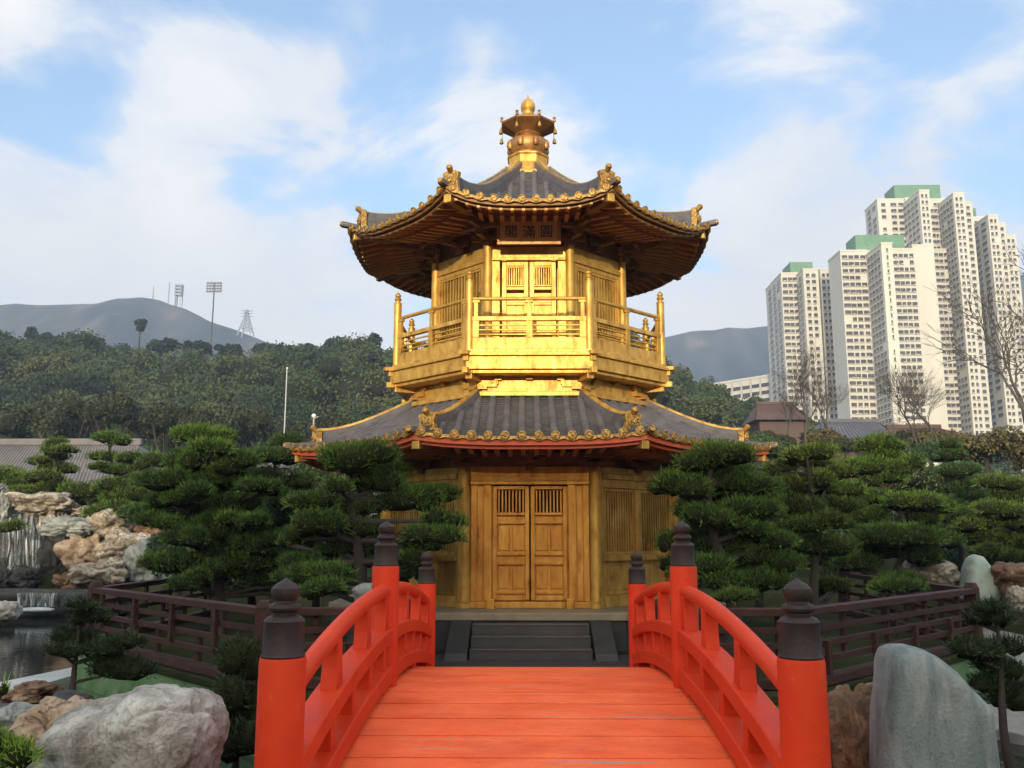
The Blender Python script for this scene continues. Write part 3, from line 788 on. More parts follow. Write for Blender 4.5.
# name board with its three characters
sb = bpy.data.objects.new('sign_board', None)
bm_ = MB(); bm_.box((0, 0, 0), (1.02, .04, .36)); sb = bm_.build('sign_board', 'sign_wood', pav, loc=(0, -2.14, 6.94))
sb.rotation_euler = (R(10), 0, 0)
f_ = MB()
for z in (-.20, .20): f_.box((0, -.02, z), (1.12, .07, .055))
for x in (-.53, .53): f_.box((x, -.02, 0), (.055, .066, .345))
f_.box((0, -.01, .245), (1.30, .09, .04)); f_.build('sign_frame', 'bronze', sb, bevel=.008)
for z, x0 in (('閣', -.31), ('滿', 0), ('圓', .31)):
    cu = bpy.data.curves.new('inscription', 'FONT'); cu.body = z; cu.size = .235; cu.align_x = 'CENTER'; cu.align_y = 'CENTER'; cu.extrude = .006
    to = bpy.data.objects.new('inscription', cu); COL.objects.link(to)
    bpy.context.view_layer.update()
    tm = bpy.data.meshes.new_from_object(to.evaluated_get(bpy.context.evaluated_depsgraph_get()))
    bpy.data.objects.remove(to)
    tm.materials.clear(); tm.materials.append(MATS['ink'])
    co = np.array([v.co[:] for v in tm.vertices])
    if len(co):
        c0 = (co.max(0) + co.min(0)) / 2; tm.transform(Matrix.Translation(-Vector(c0)))
    tm.transform(Matrix.Rotation(R(90), 4, 'X'))
    link('inscription', tm, sb, (x0, -.024, 0))

# finial
fin = MB(); fin.lathe([(.66, 8.70), (.64, 8.76), (.56, 8.83), (.49, 8.94), (.45, 9.00), (.42, 9.02), (.42, 9.18), (.45, 9.20), (.45, 9.23), (.36, 9.25)], 8, rot=R(22.5))
fo = fin.build('finial', 'gold', pav, bevel=.01)
b_ = MB(); b_.lathe([(.36, 9.22), (.37, 9.27), (.34, 9.30), (.40, 9.40), (.41, 9.50), (.38, 9.60), (.31, 9.64), (.33, 9.66), (.27, 9.72), (.26, 9.77)], 32)
bo = b_.build('bulb', 'bronze', fo, smooth=50)
for k in range(8):
    an = R(22.5 + 45 * k); b_ = MB()
    b_.lathe([(.05, -.10), (.075, -.04), (.06, .06), (.02, .10)], 10, (.39 * math.cos(an), 0.39 * math.sin(an), 9.48))
    b_.build('bulb_petal', 'bronze', fo, smooth=50)
cp = MB(); cp.lathe([(.22, 9.72), (.52, 9.88), (.575, 9.91), (.58, 9.945), (.52, 9.975), (.32, 10.05), (.17, 10.14), (.13, 10.16)], 8, rot=R(22.5))
co_ = cp.build('finial_canopy', 'eave_brown', fo, bevel=.006)
for k in range(8):
    an = R(22.5 + 45 * k); x, y = .575 * math.cos(an), .575 * math.sin(an)
    q = MB(); q.lathe([(.03, 0), (.035, .03), (.02, .05), (.035, .085), (.0, .11)], 10, (x, y, 9.94)); q.build('canopy_knob', 'bronze', fo, smooth=50)
    q = MB(); q.tube([(x, y, 9.91), (x, y, 9.77)], .006, 5); q.lathe([(.012, 9.79), (.035, 9.73), (.042, 9.68), (.02, 9.665)], 10, (x * 1.03, y * 1.03, 0)); q.build('bell', 'gold_worn', fo, smooth=50)
q = MB(); q.lathe([(.15, 10.15), (.16, 10.17), (.12, 10.19), (.115, 10.26), (.14, 10.29), (.15, 10.36), (.14, 10.43), (.10, 10.50), (.03, 10.55), (.008, 10.62), (.002, 10.66)], 24); q.build('jewel', 'gold', fo, smooth=50)

# ------------------------------------------------------------------ red bridge
D1, DM, D3 = 4.48, 7.67, 10.85
def dz(y): return .47 - .033 * (y - DM) ** 2
br = thing('bridge', 'vermilion arched wooden footbridge leading to the golden pavilion', 'bridge', (0, DM, 0))
def L(y): return y - DM
BW = 1.262
# deck of planks, each with a hairline gap
mb = MB(); y = 3.75; k = 0; random.seed(3)
while y < 11.55:
    wd = .42 + random.uniform(-.05, .05)
    y1 = y + wd; g = random.choice((.014, .018, .026))
    for sub in range(2):
        ya, yb = (y + g / 2, y + wd * .5) if sub == 0 else (y + wd * .5, y1 - g / 2)
        za, zb = dz(ya) , dz(yb)
        mb.raw([(-1.255, L(ya), za - .06), (1.255, L(ya), za - .06), (1.255, L(yb), zb - .06), (-1.255, L(yb), zb - .06), (-1.255, L(ya), za), (1.255, L(ya), za), (1.255, L(yb), zb), (-1.255, L(yb), zb)],
               [(0, 3, 2, 1), (4, 5, 6, 7), (0, 1, 5, 4), (1, 2, 6, 5), (2, 3, 7, 6), (3, 0, 4, 7)])
    y = y1
deck = mb.build('deck', 'vermilion_deck', br)
for s in (-1, 1):
    pth = [(s * 1.24, L(y), dz(y) - .065) for y in np.linspace(3.8, 11.5, 24)]
    g = MB(); g.sweep(pth, [(-.09, -.30), (.09, -.30), (.09, 0), (-.09, 0)], (1, 0, 0)); g.build('girder', 'vermilion', br, bevel=.01)
for x in (-.78, -.40, -.06, .16, .55, .92):
    g = MB(); g.lathe([(.038, -.002), (.040, .010), (.028, .016)], 14, (x, L(5.43), dz(5.43))); g.build('deck_bolt', 'iron', br, smooth=40)
capp = [(.104, 0), (.108, .010), (.102, .022), (.098, .185), (.101, .195), (.086, .216), (.060, .228), (.060, .242), (.076, .254), (.081, .268), (.076, .284), (.054, .295), (.052, .306), (.066, .324), (.073, .348), (.069, .374), (.048, .398), (.022, .414), (.005, .43)]
capm = MB().lathe([(r_, z_ * .88) for r_, z_ in capp], 28).mesh('post_cap', 'iron', 32)
for yy in (D1, DM, D3):
    d0 = dz(yy); ztop = {D1: 1.125, DM: 1.45, D3: 1.13}[yy]
    for s in (-1, 1):
        p = MB(); p.lathe([(.114, -.75), (.114, ztop - .02), (.110, ztop)], 32, (s * BW, L(yy), 0)); po = p.build('post', 'vermilion', br, smooth=40)
        link('post_cap', capm, po, (s * BW, L(yy), ztop))
for s in (-1, 1):
    for (ya, yb) in ((D1, DM), (DM, D3)):
        ys = np.linspace(ya + .09, yb - .09, 18)
        h = MB(); h.tube([(s * BW, L(y), dz(y) + .775) for y in ys], .056, 14); h.build('handrail', 'vermilion', br, smooth=60)
        h = MB(); h.sweep([(s * BW, L(y), dz(y)) for y in ys], [(-.088, .36), (.088, .36), (.088, .475), (-.088, .475)], (1, 0, 0)); h.build('middle_rail', 'vermilion', br, bevel=.012)
        def kerb(u): return [(-.095, .045), (.095, .045), (.095, .175), (-.095, .175)]
        h = MB(); h.sweep([(s * BW, L(y), dz(y)) for y in ys], kerb, (1, 0, 0)); h.build('kerb_rail', 'vermilion', br, bevel=.012)
        ln = yb - ya
        for u in (.055, .36, .68, .945):
            y = ya + ln * u; wtop, wbot = .055, .10
            b3 = MB(); z0, z1 = .47, .745
            vs = []
            for z, hw in ((z0, wbot), (z0 + .12, wbot * .72), (z1, wtop)):
                for (dx, dy) in ((-.05, -hw), (.05, -hw), (.05, hw), (-.05, hw)): vs.append((s * BW + dx, L(y) + dy, dz(y + dy) + z))
            b3.raw(vs, [(0, 1, 5, 4), (1, 2, 6, 5), (2, 3, 7, 6), (3, 0, 4, 7), (4, 5, 9, 8), (5, 6, 10, 9), (6, 7, 11, 10), (7, 4, 8, 11), (0, 3, 2, 1), (8, 9, 10, 11)])
            b3.build('baluster', 'vermilion', br, bevel=.008)
        for u in np.linspace(.10, .90, 5):
            y = ya + ln * u; b3 = MB(); b3.box((s * BW, L(y), dz(y) + .267), (.12, .12, .20), rx=math.atan(-.066 * (y - DM))); b3.build('strut', 'vermilion', br, bevel=.008)
        for u in (.1, .5, .9):
            y = ya + ln * u; b3 = MB(); b3.box((s * BW, L(y), dz(y) + .02), (.16, .26, .075), rx=math.atan(-.066 * (y - DM)), taper=.8); b3.build('kerb_foot', 'vermilion', br, bevel=.01)

# ------------------------------------------------------------------ balustrades of the island
def balustrade(p0, p1, label, group='brown balustrades round the pavilion island', endpost=(True, True), n=4):
    v = Vector((p1[0] - p0[0], p1[1] - p0[1])); ln = v.length; rz = math.atan2(v.y, v.x)
    o = thing('balustrade', label, 'balustrade', (p0[0], p0[1], 0), rz, group)
    def rail(nm, z, h, w_, x0=.06, x1=None): m_ = MB(); m_.box(((x0 + (x1 or ln - .06)) / 2, 0, z), ((x1 or ln - .06) - x0, w_, h)); m_.build(nm, 'fence_wood', o, bevel=.008)
    rail('top_rail', .845, .085, .17, -.05, ln + .05); rail('bottom_rail', .065, .11, .17)
    for z in (.64, .47, .29): rail('rail', z, .075, .05)
    for i in range(n * 2):
        x = ln * (i + .75) / (n * 2 + .5); m_ = MB()
        if i % 2: m_.box((x, .055, .56), (.085, .055, .49))
        else: m_.box((x, -.055, .31), (.085, .055, .38))
        m_.build('strut', 'fence_wood', o, bevel=.006)
    for k, x in enumerate((0, ln)):
        if endpost[k]:
            m_ = MB(); m_.box((x, 0, .45), (.17, .19, .90)); m_.prism([(x - .085, -.085), (x + .085, -.085), (x + .085, .085), (x - .085, .085)], .90, .97, [(x - .06, -.06), (x + .06, -.06), (x + .06, .06), (x - .06, .06)]); m_.build('post', 'fence_wood', o, bevel=.01)
    return o
VX = [(-3.05, 10.35), (-6.85, 14.2), (-6.85, 19.9)]
balustrade(VX[0], (-1.55, 10.35), 'short brown balustrade left of the bridge end, facing the camera', n=2)
balustrade((1.55, 10.35), (3.05, 10.35), 'short brown balustrade right of the bridge end, facing the camera', n=2)
balustrade(VX[0], VX[1], 'brown balustrade slanting back to the left from the front left corner', endpost=(False, True))
balustrade((3.05, 10.35), (6.85, 14.2), 'brown balustrade slanting back to the right towards the pale green standing stone', endpost=(False, True))
balustrade(VX[1], VX[2], 'brown balustrade along the left side of the island beside the tan rocks', endpost=(False, True), n=5)
balustrade((6.85, 14.2), (6.85, 19.9), 'brown balustrade along the right side of the island, half hidden by pruned trees', endpost=(False, True), n=5)
for s, lb in ((-1, 'left'), (1, 'right')):
    balustrade((s * 1.50, 10.55), (s * 1.50, 12.1), 'brown balustrade running from the %s far bridge post to the pavilion steps' % lb, n=2)

# ------------------------------------------------------------------ rocks
def rock(name, label, c, d, m, seed, rz=0, sub=4, amp=.35, freq=1.1, group=None, flat=1.0, cat='rock', shapef=None, ridge=.12, pw=.72):
    import bmesh
    bm = bmesh.new(); bmesh.ops.create_icosphere(bm, subdivisions=sub, radius=1.0)
    off = Vector((seed * 3.7, seed * 1.9, seed * .77))
    for v in bm.verts:
        u = v.co.normalized()
        # squarish body
        k = 1 / max(1e-6, (abs(u.x) ** (2 / pw) + abs(u.y) ** (2 / pw) + abs(u.z) ** (2 / pw)) ** (pw / 2))
        q = u * k
        h = noise.noise(u * freq + off) * amp + noise.noise(u * freq * 2.3 + off) * amp * .5 + noise.noise(u * freq * 6 + off) * amp * .16
        r_ = abs(noise.noise(u * freq * 1.6 + off * 2)); h -= max(0, ridge - r_) * 1.1
        h += noise.noise(u * freq * 14 + off) * amp * .07
        q = q * (1 + h)
        if shapef: q = shapef(q)
        v.co = Vector((q.x * d[0], q.y * d[1], q.z * d[2]))
    me = bpy.data.meshes.new(name); bm.to_mesh(me); bm.free(); me.materials.append(MATS[m]); shade(me, 180)
    o = link(name, me, None, c, rz); tag(o, label, cat, group)
    return o
def prock(px, py, hw, hh, Y, name, label, m, seed, **kw):
    p = P(px, py, Y); s = Y / F
    dpt = kw.pop('dep', 1.0)
    return rock(name, label, p, (hw * s, hw * s * dpt, hh * s), m, seed, **kw)
GR = 'rocks beside the waterfall'
YR = 27.5
for (px, py, hw, hh, yo, lb, m, sd_) in (
    (46, 504, 28, 11, 1.2, 'long rounded tan boulder capping the rocks beside the waterfall', 'rock_tan', 1),
    (52, 520, 11, 14, .9, 'pale upright rock tucked under the long tan capping boulder', 'rock_tan', 2),
    (73, 529, 24, 11, .3, 'smooth grey-green boulder lying below the tan capping boulder', 'rock_grey', 3),
    (110, 523, 19, 15, .6, 'knobbly tan rock right of the smooth grey-green boulder', 'rock_tan', 4),
    (87, 554, 21, 18, 0, 'orange-tinted boulder below the smooth grey-green boulder', 'rock_orange', 5),
    (127, 547, 24, 17, .2, 'pitted pale tan rock in the middle of the rock bank', 'rock_tan', 6),
    (106, 573, 25, 14, -.6, 'low broad tan rock above the corner of the brown balustrade', 'rock_tan', 7),
    (152, 566, 22, 22, -.3, 'smooth sloping grey rock at the right end of the rock bank', 'rock_grey', 8),
    (56, 562, 13, 26, .2, 'dark brown wet rock just right of the waterfall', 'rock_wet', 9),
    (72, 585, 16, 12, -.5, 'dark brown rock at the pond edge under the orange-tinted boulder', 'rock_brown', 14),
    (150, 535, 14, 12, 1.2, 'small shaded brown rock under the pruned trees', 'rock_brown', 15),
    (2, 510, 8, 14, .8, 'pale rock at the left top of the waterfall', 'rock_grey', 10),
    (84, 512, 12, 5, 1.5, 'thin flat slab rock behind the smooth grey-green boulder', 'rock_tan', 16),
    (27, 580, 11, 11, -1.0, 'rounded black wet boulder splitting the waterfall', 'rock_wet', 11),
    (1, 582, 9, 12, -1.1, 'black wet boulder at the left foot of the waterfall', 'rock_wet', 12)):
    prock(px, py, hw, hh, YR + yo, 'boulder', lb, m, sd_, group=GR, sub=5, amp=.44, freq=1.25, ridge=.19)
prock(4, 612, 13, 10, 23, 'boulder', 'pale smooth boulder in the pond below the waterfall', 'rock_pale', 13, sub=4)
o = rock('cliff', 'dark wet rock wall behind the falling water', P(0, 560, 29.8), (3.4, 1.0, 2.0), 'rock_wet', 21, sub=5)
# waterfall: cliff lip, two curtains, lower ledge
wf = thing('waterfall', 'thin white waterfall dropping over dark wet rocks at the left edge', 'waterfall', P(18, 600, 28))
wl = wf.location
def curtain(px0, px1, py0, py1, Y, nm, bulge=.12):
    n = 26; mm = 14; vs = []
    for i in range(mm + 1):
        for j in range(n + 1):
            p = P(px0 + (px1 - px0) * j / n, py0 + (py1 - py0) * i / mm, Y - bulge * math.sqrt(i / mm) * 2 + .10 * math.sin(j * 1.7 + 1.3 * math.sin(j * .6)))
            vs.append(p - wl)
    m_ = MB(); m_.raw(vs, [(r * (n + 1) + j, r * (n + 1) + j + 1, (r + 1) * (n + 1) + j + 1, (r + 1) * (n + 1) + j) for r in range(mm) for j in range(n)])
    o = m_.build(nm, 'falling_water', wf, smooth=180)
    so = o.modifiers.new('thickness', 'SOLIDIFY'); so.thickness = .02
curtain(13, 42, 514, 574, 28.3, 'water_curtain'); curtain(-14, 12, 518, 572, 28.2, 'water_curtain')
curtain(8, 19, 566, 592, 27.2, 'water_curtain'); curtain(18, 57, 593, 607, 25.4, 'water_curtain', .04)
curtain(30, 40, 564, 590, 27.0, 'water_curtain')
for (a, b3, py, Y) in ((18, 54, 609, 25.0), (6, 24, 592, 26.6), (28, 40, 591, 26.7)):
    p = P((a + b3) / 2, py, Y) - wl; s = Y / F
    m_ = MB(); m_.lathe([(1.0, -.05), (1.0, .0), (.7, .035), (.2, .05)], 24); me = m_.mesh('foam', 'foam', 180); me.transform(Matrix.Diagonal((( b3 - a) / 2 * s, .30, .9, 1))); link('foam', me, wf, p)
pl = P(24, 592, 26); rock('ledge', 'dark flat rock ledge carrying the lower lip of the waterfall', (pl.x - .3, 26.5, -.28), (3.3, .95, .42), 'rock_wet', 22, sub=5, amp=.14, pw=.35, cat='ledge', ridge=.05)
prock(76, 604, 12, 8, 25.2, 'boulder', 'small dark wet rock at the right end of the waterfall ledge', 'rock_wet', 23, sub=4)
# foreground stones
def slant(q): return q
def outline_rock(name, label, pts, Y, th, m, seed, amp=.03, freq=2.2, cat='boulder', sub=6, flat=.55, dent=6):
    import bmesh
    cx = sum(p[0] for p in pts) / len(pts); cy = sum(p[1] for p in pts) / len(pts); c = P(cx, cy, Y); k = Y / F * .90
    pts = [(a[0] + (b_[0] - a[0]) * t / 10, a[1] + (b_[1] - a[1]) * t / 10) for a, b_ in zip(pts, pts[1:] + pts[:1]) for t in range(10)]
    pol = sorted((math.atan2(-(p[1] - cy), p[0] - cx), math.hypot(p[0] - cx, p[1] - cy) * k) for p in pts)
    an = np.array([q[0] for q in pol]); ra = np.array([q[1] for q in pol]); an = np.concatenate([an - 2 * math.pi, an, an + 2 * math.pi]); ra = np.tile(ra, 3)
    bm = bmesh.new(); bmesh.ops.create_icosphere(bm, subdivisions=sub, radius=1.0); off = Vector((seed * 3.1, seed * 1.7, seed))
    for v in bm.verts:
        u = v.co.normalized(); h = math.hypot(u.x, u.z); a = math.atan2(u.z, u.x); r_ = float(np.interp(a, an, ra))
        e = math.copysign(abs(u.y) ** .75, u.y); sc = h ** flat
        q = Vector((math.cos(a) * r_ * sc, e * th, math.sin(a) * r_ * sc))
        d = noise.noise(q * freq + off) * amp + noise.noise(q * freq * 2.6 + off) * amp * .5 + noise.noise(q * freq * 7 + off) * amp * .2
        f = abs(noise.noise(q * freq * .9 + off * 1.7)); d -= max(0, .07 - f) * amp * dent
        v.co = q + u * d
    me = bpy.data.meshes.new(name); bm.to_mesh(me); bm.free(); me.materials.append(MATS[m]); shade(me, 180)
    return tag(link(name, me, None, c), label, cat)
outline_rock('boulder', 'large weathered pale grey boulder in the left foreground beside the bridge', [(38, 775), (44, 752), (52, 733), (66, 714), (84, 703), (104, 697), (124, 691), (150, 690), (175, 689), (192, 692), (203, 699), (213, 713), (218, 732), (217, 757), (214, 790), (200, 830), (130, 850), (60, 830)], 5.1, .42, 'rock_pale', 31, amp=.06, freq=3.2)
o = prock(52, 736, 34, 32, 5.9, 'boulder', 'small orange-brown boulder behind the large pale grey boulder', 'rock_orange', 32, sub=5, dep=.8)
outline_rock('standing_stone', 'tall smooth grey-green standing stone in the right foreground', [(866, 800), (868, 765), (872, 725), (878, 685), (883, 657), (888, 646), (896, 643), (910, 643), (924, 646), (940, 655), (955, 668), (970, 684), (983, 697), (989, 706), (991, 722), (992, 760), (992, 800), (985, 860), (930, 880), (872, 860)], 4.75, .17, 'rock_slab', 34, amp=.014, freq=2.6, cat='stone', flat=.28, dent=0)
o = prock(862, 768, 36, 78, 5.2, 'boulder', 'rough brown boulder tucked behind the tall grey-green standing stone', 'rock_brown', 33, sub=5, dep=.8, amp=.3)
outline_rock('standing_stone', 'pale jade-green pointed standing stone beyond the right balustrade', [(957, 600), (961, 585), (965, 568), (970, 557), (976, 552.5), (982, 554), (989, 564), (995, 577), (998, 590), (995, 602), (976, 606)], 20, .32, 'rock_jade', 38, amp=.02, freq=1.2, cat='stone', sub=5, flat=.4, dent=0)
prock(1016, 580, 19, 15, 19.5, 'boulder', 'brown boulder right of the pale jade-green stone', 'rock_brown', 39, sub=5)
prock(1020, 600, 10, 12, 15, 'boulder', 'cream knobbly boulder at the right edge by the pond', 'rock_tan', 40, sub=5)
prock(930, 573, 26, 13, 21, 'boulder', 'low tan boulder behind the right balustrade near the jade-green stone', 'rock_tan', 41, sub=5)
prock(904, 578, 14, 10, 20, 'boulder', 'mossy round boulder under the pruned trees on the right', 'rock_brown', 42, sub=4)
prock(28, 720, 24, 14, 6.6, 'boulder', 'flat grey boulder at the pond edge behind the orange-brown boulder', 'rock_grey', 43, sub=4)
prock(375, 598, 20, 16, 11.6, 'boulder', 'grey rock at the foot of the pruned tree by the left bridge rail', 'rock_grey', 44, sub=4)
prock(30, 694, 22, 9, 8.3, 'boulder', 'low flat brown rock along the pond edge at the left', 'rock_brown', 45, sub=5, amp=.5)
prock(72, 700, 15, 8, 7.6, 'boulder', 'small dark rock at the pond edge beside the leaning pine', 'rock_wet', 46, sub=4)
# pale kerbs and stepping slabs
def slab(pts, z0, z1, m, label, name='stone_slab', cat='slab', group=None):
    cx = sum(p[0] for p in pts) / len(pts); cy = sum(p[1] for p in pts) / len(pts)
    mb = MB(); mb.prism([(p[0] - cx, p[1] - cy) for p in pts], z0, z1); o = mb.build(name, m, loc=(cx, cy, 0), bevel=.015); tag(o, label, cat, group); return o
def on(px, py, z):
    d = _cm @ Vector(((px - 512) / F, (384 - py) / F, -1)); k = (z - EYE) / d.z; return (CAMX + d.x * k, d.y * k)
slab([on(-60, 694, -.42), on(88, 664, -.42), on(84, 672, -.42), on(-60, 712, -.42)], -1.1, -.42, 'pale_concrete', 'pale stone kerb crossing the pond edge at the left', 'kerb', 'kerb')
slab([on(1060, 690, -.3), on(985, 640, -.3), on(975, 604, -.3), on(1060, 604, -.3)], -1.1, -.3, 'gravel', 'pale gravel shore at the right edge of the pond', 'shore', 'shore')
slab([on(1060, 742, -.5), on(992, 728, -.5), on(985, 704, -.5), on(1060, 700, -.5)], -1.1, -.5, 'gravel', 'low gravelly ledge at the right edge behind the tall standing stone', 'stone_ledge', 'ledge')
for (px, py, w_, lb) in ((250, 588, 16, 'front'), (238, 583, 14, 'middle'), (228, 578, 12, 'rear')):
    c = on(px, py, .12); slab([(c[0] - .24, c[1] - .2), (c[0] + .24, c[1] - .2), (c[0] + .24, c[1] + .2), (c[0] - .24, c[1] + .2)], 0, .12, 'slab', 'pale step slab under the left trees, %s one of three' % lb, group='step slabs under the left trees')
for (px, py, lb) in ((406, 571, 'upper'), (406, 577, 'lower')):
    c = on(px, py, .3); slab([(c[0] - .22, c[1] - .2), (c[0] + .22, c[1] - .2), (c[0] + .22, c[1] + .2), (c[0] - .22, c[1] + .2)], 0, .3 if py < 574 else .22, 'slab', 'pale stone step behind the left bridge rail, %s one' % lb, group='stone steps behind the left bridge rail')
for (px, py, lb) in ((812, 590, 'left'), (868, 582, 'right'), (830, 583, 'middle')):
    c = on(px, py, .1); slab([(c[0] - .3, c[1] - .2), (c[0] + .3, c[1] - .2), (c[0] + .3, c[1] + .2), (c[0] - .3, c[1] + .2)], 0, .1, 'slab', 'pale step slab behind the right balustrade, %s one of three' % lb, group='step slabs under the right trees')

# ------------------------------------------------------------------ trees
def unit(v): return v / np.maximum(1e-9, np.linalg.norm(v, axis=-1, keepdims=True))
def ico_unit(sub):
    import bmesh
    bm = bmesh.new(); bmesh.ops.create_icosphere(bm, subdivisions=sub, radius=1.0)
    v = np.array([q.co[:] for q in bm.verts]); f = np.array([[q.index for q in fc.verts] for fc in bm.faces]); bm.free(); return v, f
ICO2, ICO1 = ico_unit(2), ico_unit(1)
class Leaves:
    def __init__(s): s.v = []; s.f = []; s.n = 0; s.m = []
    def add(s, v, f, k=0): s.v.append(v); s.f.append(f + s.n); s.n += len(v); s.m.append(np.full(len(f), k, np.int32))
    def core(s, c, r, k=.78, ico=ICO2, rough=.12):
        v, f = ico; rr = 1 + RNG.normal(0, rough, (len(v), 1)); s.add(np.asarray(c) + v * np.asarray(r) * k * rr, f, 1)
    def blades(s, c, r, n, Ln, Wd, up=.45, low=-.48):
        c = np.asarray(c, float); r = np.asarray(r, float)
        u = unit(RNG.normal(size=(n, 3))); z = RNG.uniform(low, 1, n); h = np.sqrt(np.maximum(0, 1 - z * z)); xy = unit(u[:, :2]); u = np.column_stack([xy * h[:, None], z])
        ph = RNG.uniform(0, 6.28, 6); lump = 1 + .10 * np.sin(u[:, 0] * 5 + ph[0]) * np.sin(u[:, 1] * 5 + ph[1]) + .07 * np.sin(u[:, 0] * 11 + ph[2]) * np.sin(u[:, 1] * 10 + ph[3])
        p = c + u * r * (lump * RNG.uniform(.72, 1.0, n))[:, None]
        nr = unit(u / r)
        d = unit(nr * .75 + np.array([0, 0, up]) + RNG.normal(0, .30, (n, 3)))
        sd_ = unit(np.cross(d, RNG.normal(size=(n, 3))))
        ln = Ln * (RNG.uniform(.6, 1.25, n) * np.where(RNG.random(n) < .06, 1.9, 1))[:, None]
        v = np.stack([p - sd_ * Wd / 2, p + sd_ * Wd / 2, p + d * ln], 1).reshape(-1, 3)
        s.add(v, np.arange(3 * n).reshape(-1, 3))
    def quads(s, c, r, n, size, low=-.6):
        c = np.asarray(c, float); r = np.asarray(r, float)
        z = RNG.uniform(low, 1, n); h = np.sqrt(np.maximum(0, 1 - z * z)); a = RNG.uniform(0, 6.283, n); u = np.column_stack([np.cos(a) * h, np.sin(a) * h, z])
        ph = RNG.uniform(0, 6.28, 6); lump = 1 + .16 * np.sin(u[:, 0] * 4 + ph[0]) * np.sin(u[:, 2] * 4 + ph[1]) + .10 * np.sin(u[:, 0] * 9 + ph[2]) * np.sin(u[:, 1] * 9 + ph[3])
        p = c + u * r * (lump * RNG.uniform(.80, 1.08, n))[:, None]
        d = unit(u + RNG.normal(0, .6, (n, 3))); a1 = unit(np.cross(d, RNG.normal(size=(n, 3)))); a2 = np.cross(d, a1)
        sz = size * RNG.uniform(.55, 1.3, n)[:, None]
        v = np.stack([p - a1 * sz * .5, p + a2 * sz * .33, p + a1 * sz * .5, p - a2 * sz * .33], 1).reshape(-1, 3)
        i = np.arange(4 * n).reshape(-1, 4); s.add(v, np.concatenate([i[:, [0, 1, 2]], i[:, [0, 2, 3]]]))
    def mesh(s, name, m):
        me = npmesh(name, np.concatenate(s.v), np.concatenate(s.f), m); me.materials.append(MATS['twigs'])
        mi = np.concatenate(s.m)
        if len(mi) == len(me.polygons): me.polygons.foreach_set('material_index', mi)
        return me

def bend(p0, p1, n, amp, rnd):
    pts = []; d = p1 - p0; side = Vector((rnd.uniform(-1, 1), rnd.uniform(-1, 1), 0)) * amp * d.length; ph = rnd.uniform(.7, 1.3)
    for i in range(n + 1):
        t = i / n; pts.append(p0 + d * t + side * math.sin(t * math.pi * ph * 2) * .5 * (1 - t * .3))
    return pts

def pruned_tree(label, base, pads, Y, m='needles', group=None, seed=1, dens=1.0, spread=.55, trunk_r=.10, name='pine_tree', cat='tree', bl=1.0, backs=True):
    rnd = random.Random(seed)
    bx, by = base[0], base[1]; zb = base[2]
    o = thing(name, label, cat, (bx, by, zb), 0, group); org = Vector((bx, by, zb))
    pw = []
    for i, (px, py, hw, hh) in enumerate(pads):
        yy = Y + rnd.uniform(-spread, spread) * .8
        s = yy / F; p = P(px, py, yy) - org; pw.append((p, hw * s * 1.10, hh * s * 1.28))
        if backs:
            yb = Y + spread * rnd.uniform(.9, 1.8); q = P(px + rnd.uniform(-.7, .7) * hw, py + rnd.uniform(-.2, 1.0) * hh, yb) - org; pw.append((q, hw * s * .9, hh * s * .9))
    L_ = Leaves()
    for p, a, h in pw:
        k = max(1, int(round(a / (h * 1.6))))
        # a pad = a few overlapping lumps, flat below
        for j in range(k + 1):
            off = Vector(((j - k / 2) / (k + 1) * a * 1.25, rnd.uniform(-.25, .25) * a, rnd.uniform(-.30, .30) * h)); sc = rnd.uniform(.75, 1.18)
            edge = 1 - .35 * abs(j - k / 2) / (k / 2 + .5)
            rr = (a / (k + 1) * 1.55 * sc, a * .62 * edge, h * .95 * edge)
            c = p + off
            L_.core(c, (rr[0], rr[1], rr[2]), .74)
            area = 4 * rr[0] * rr[1] + 4 * rr[0] * rr[2]
            ln = (.062 + .012 * Y / 13) * bl; wd = .0105 * Y / 13 + .006
            n = int(min(3200, dens * 1.45 * area / (ln * wd)))
            L_.blades(c, rr, n, ln, wd)
    link('crown', L_.mesh('crown', m), o)
    # trunk and limbs
    top = max(pw, key=lambda q: q[0].z)[0]
    tr = MB(); spine = bend(Vector((0, 0, -.1)), top - Vector((0, 0, .05)), 10, .16, rnd)
    tr.tube(spine, [trunk_r * (1 - .75 * i / 10) for i in range(11)], 9)
    for p, a, h in pw:
        best = min(spine, key=lambda q: (q - p).length + (4 if q.z > p.z - .02 else 0))
        q = p - Vector((0, 0, h * .25)); mid = bend(best, q, 5, .12, rnd)
        r0 = trunk_r * .38; tr.tube(mid, [r0 * (1 - .6 * i / 5) for i in range(6)], 6)
        for e in (-1, 1):
            tr.tube([mid[3], q + Vector((e * a * .55, rnd.uniform(-.3, .3) * a, 0))], [r0 * .4, r0 * .2], 5)
    tr.build('trunk', 'bark', o, smooth=60)
    return o

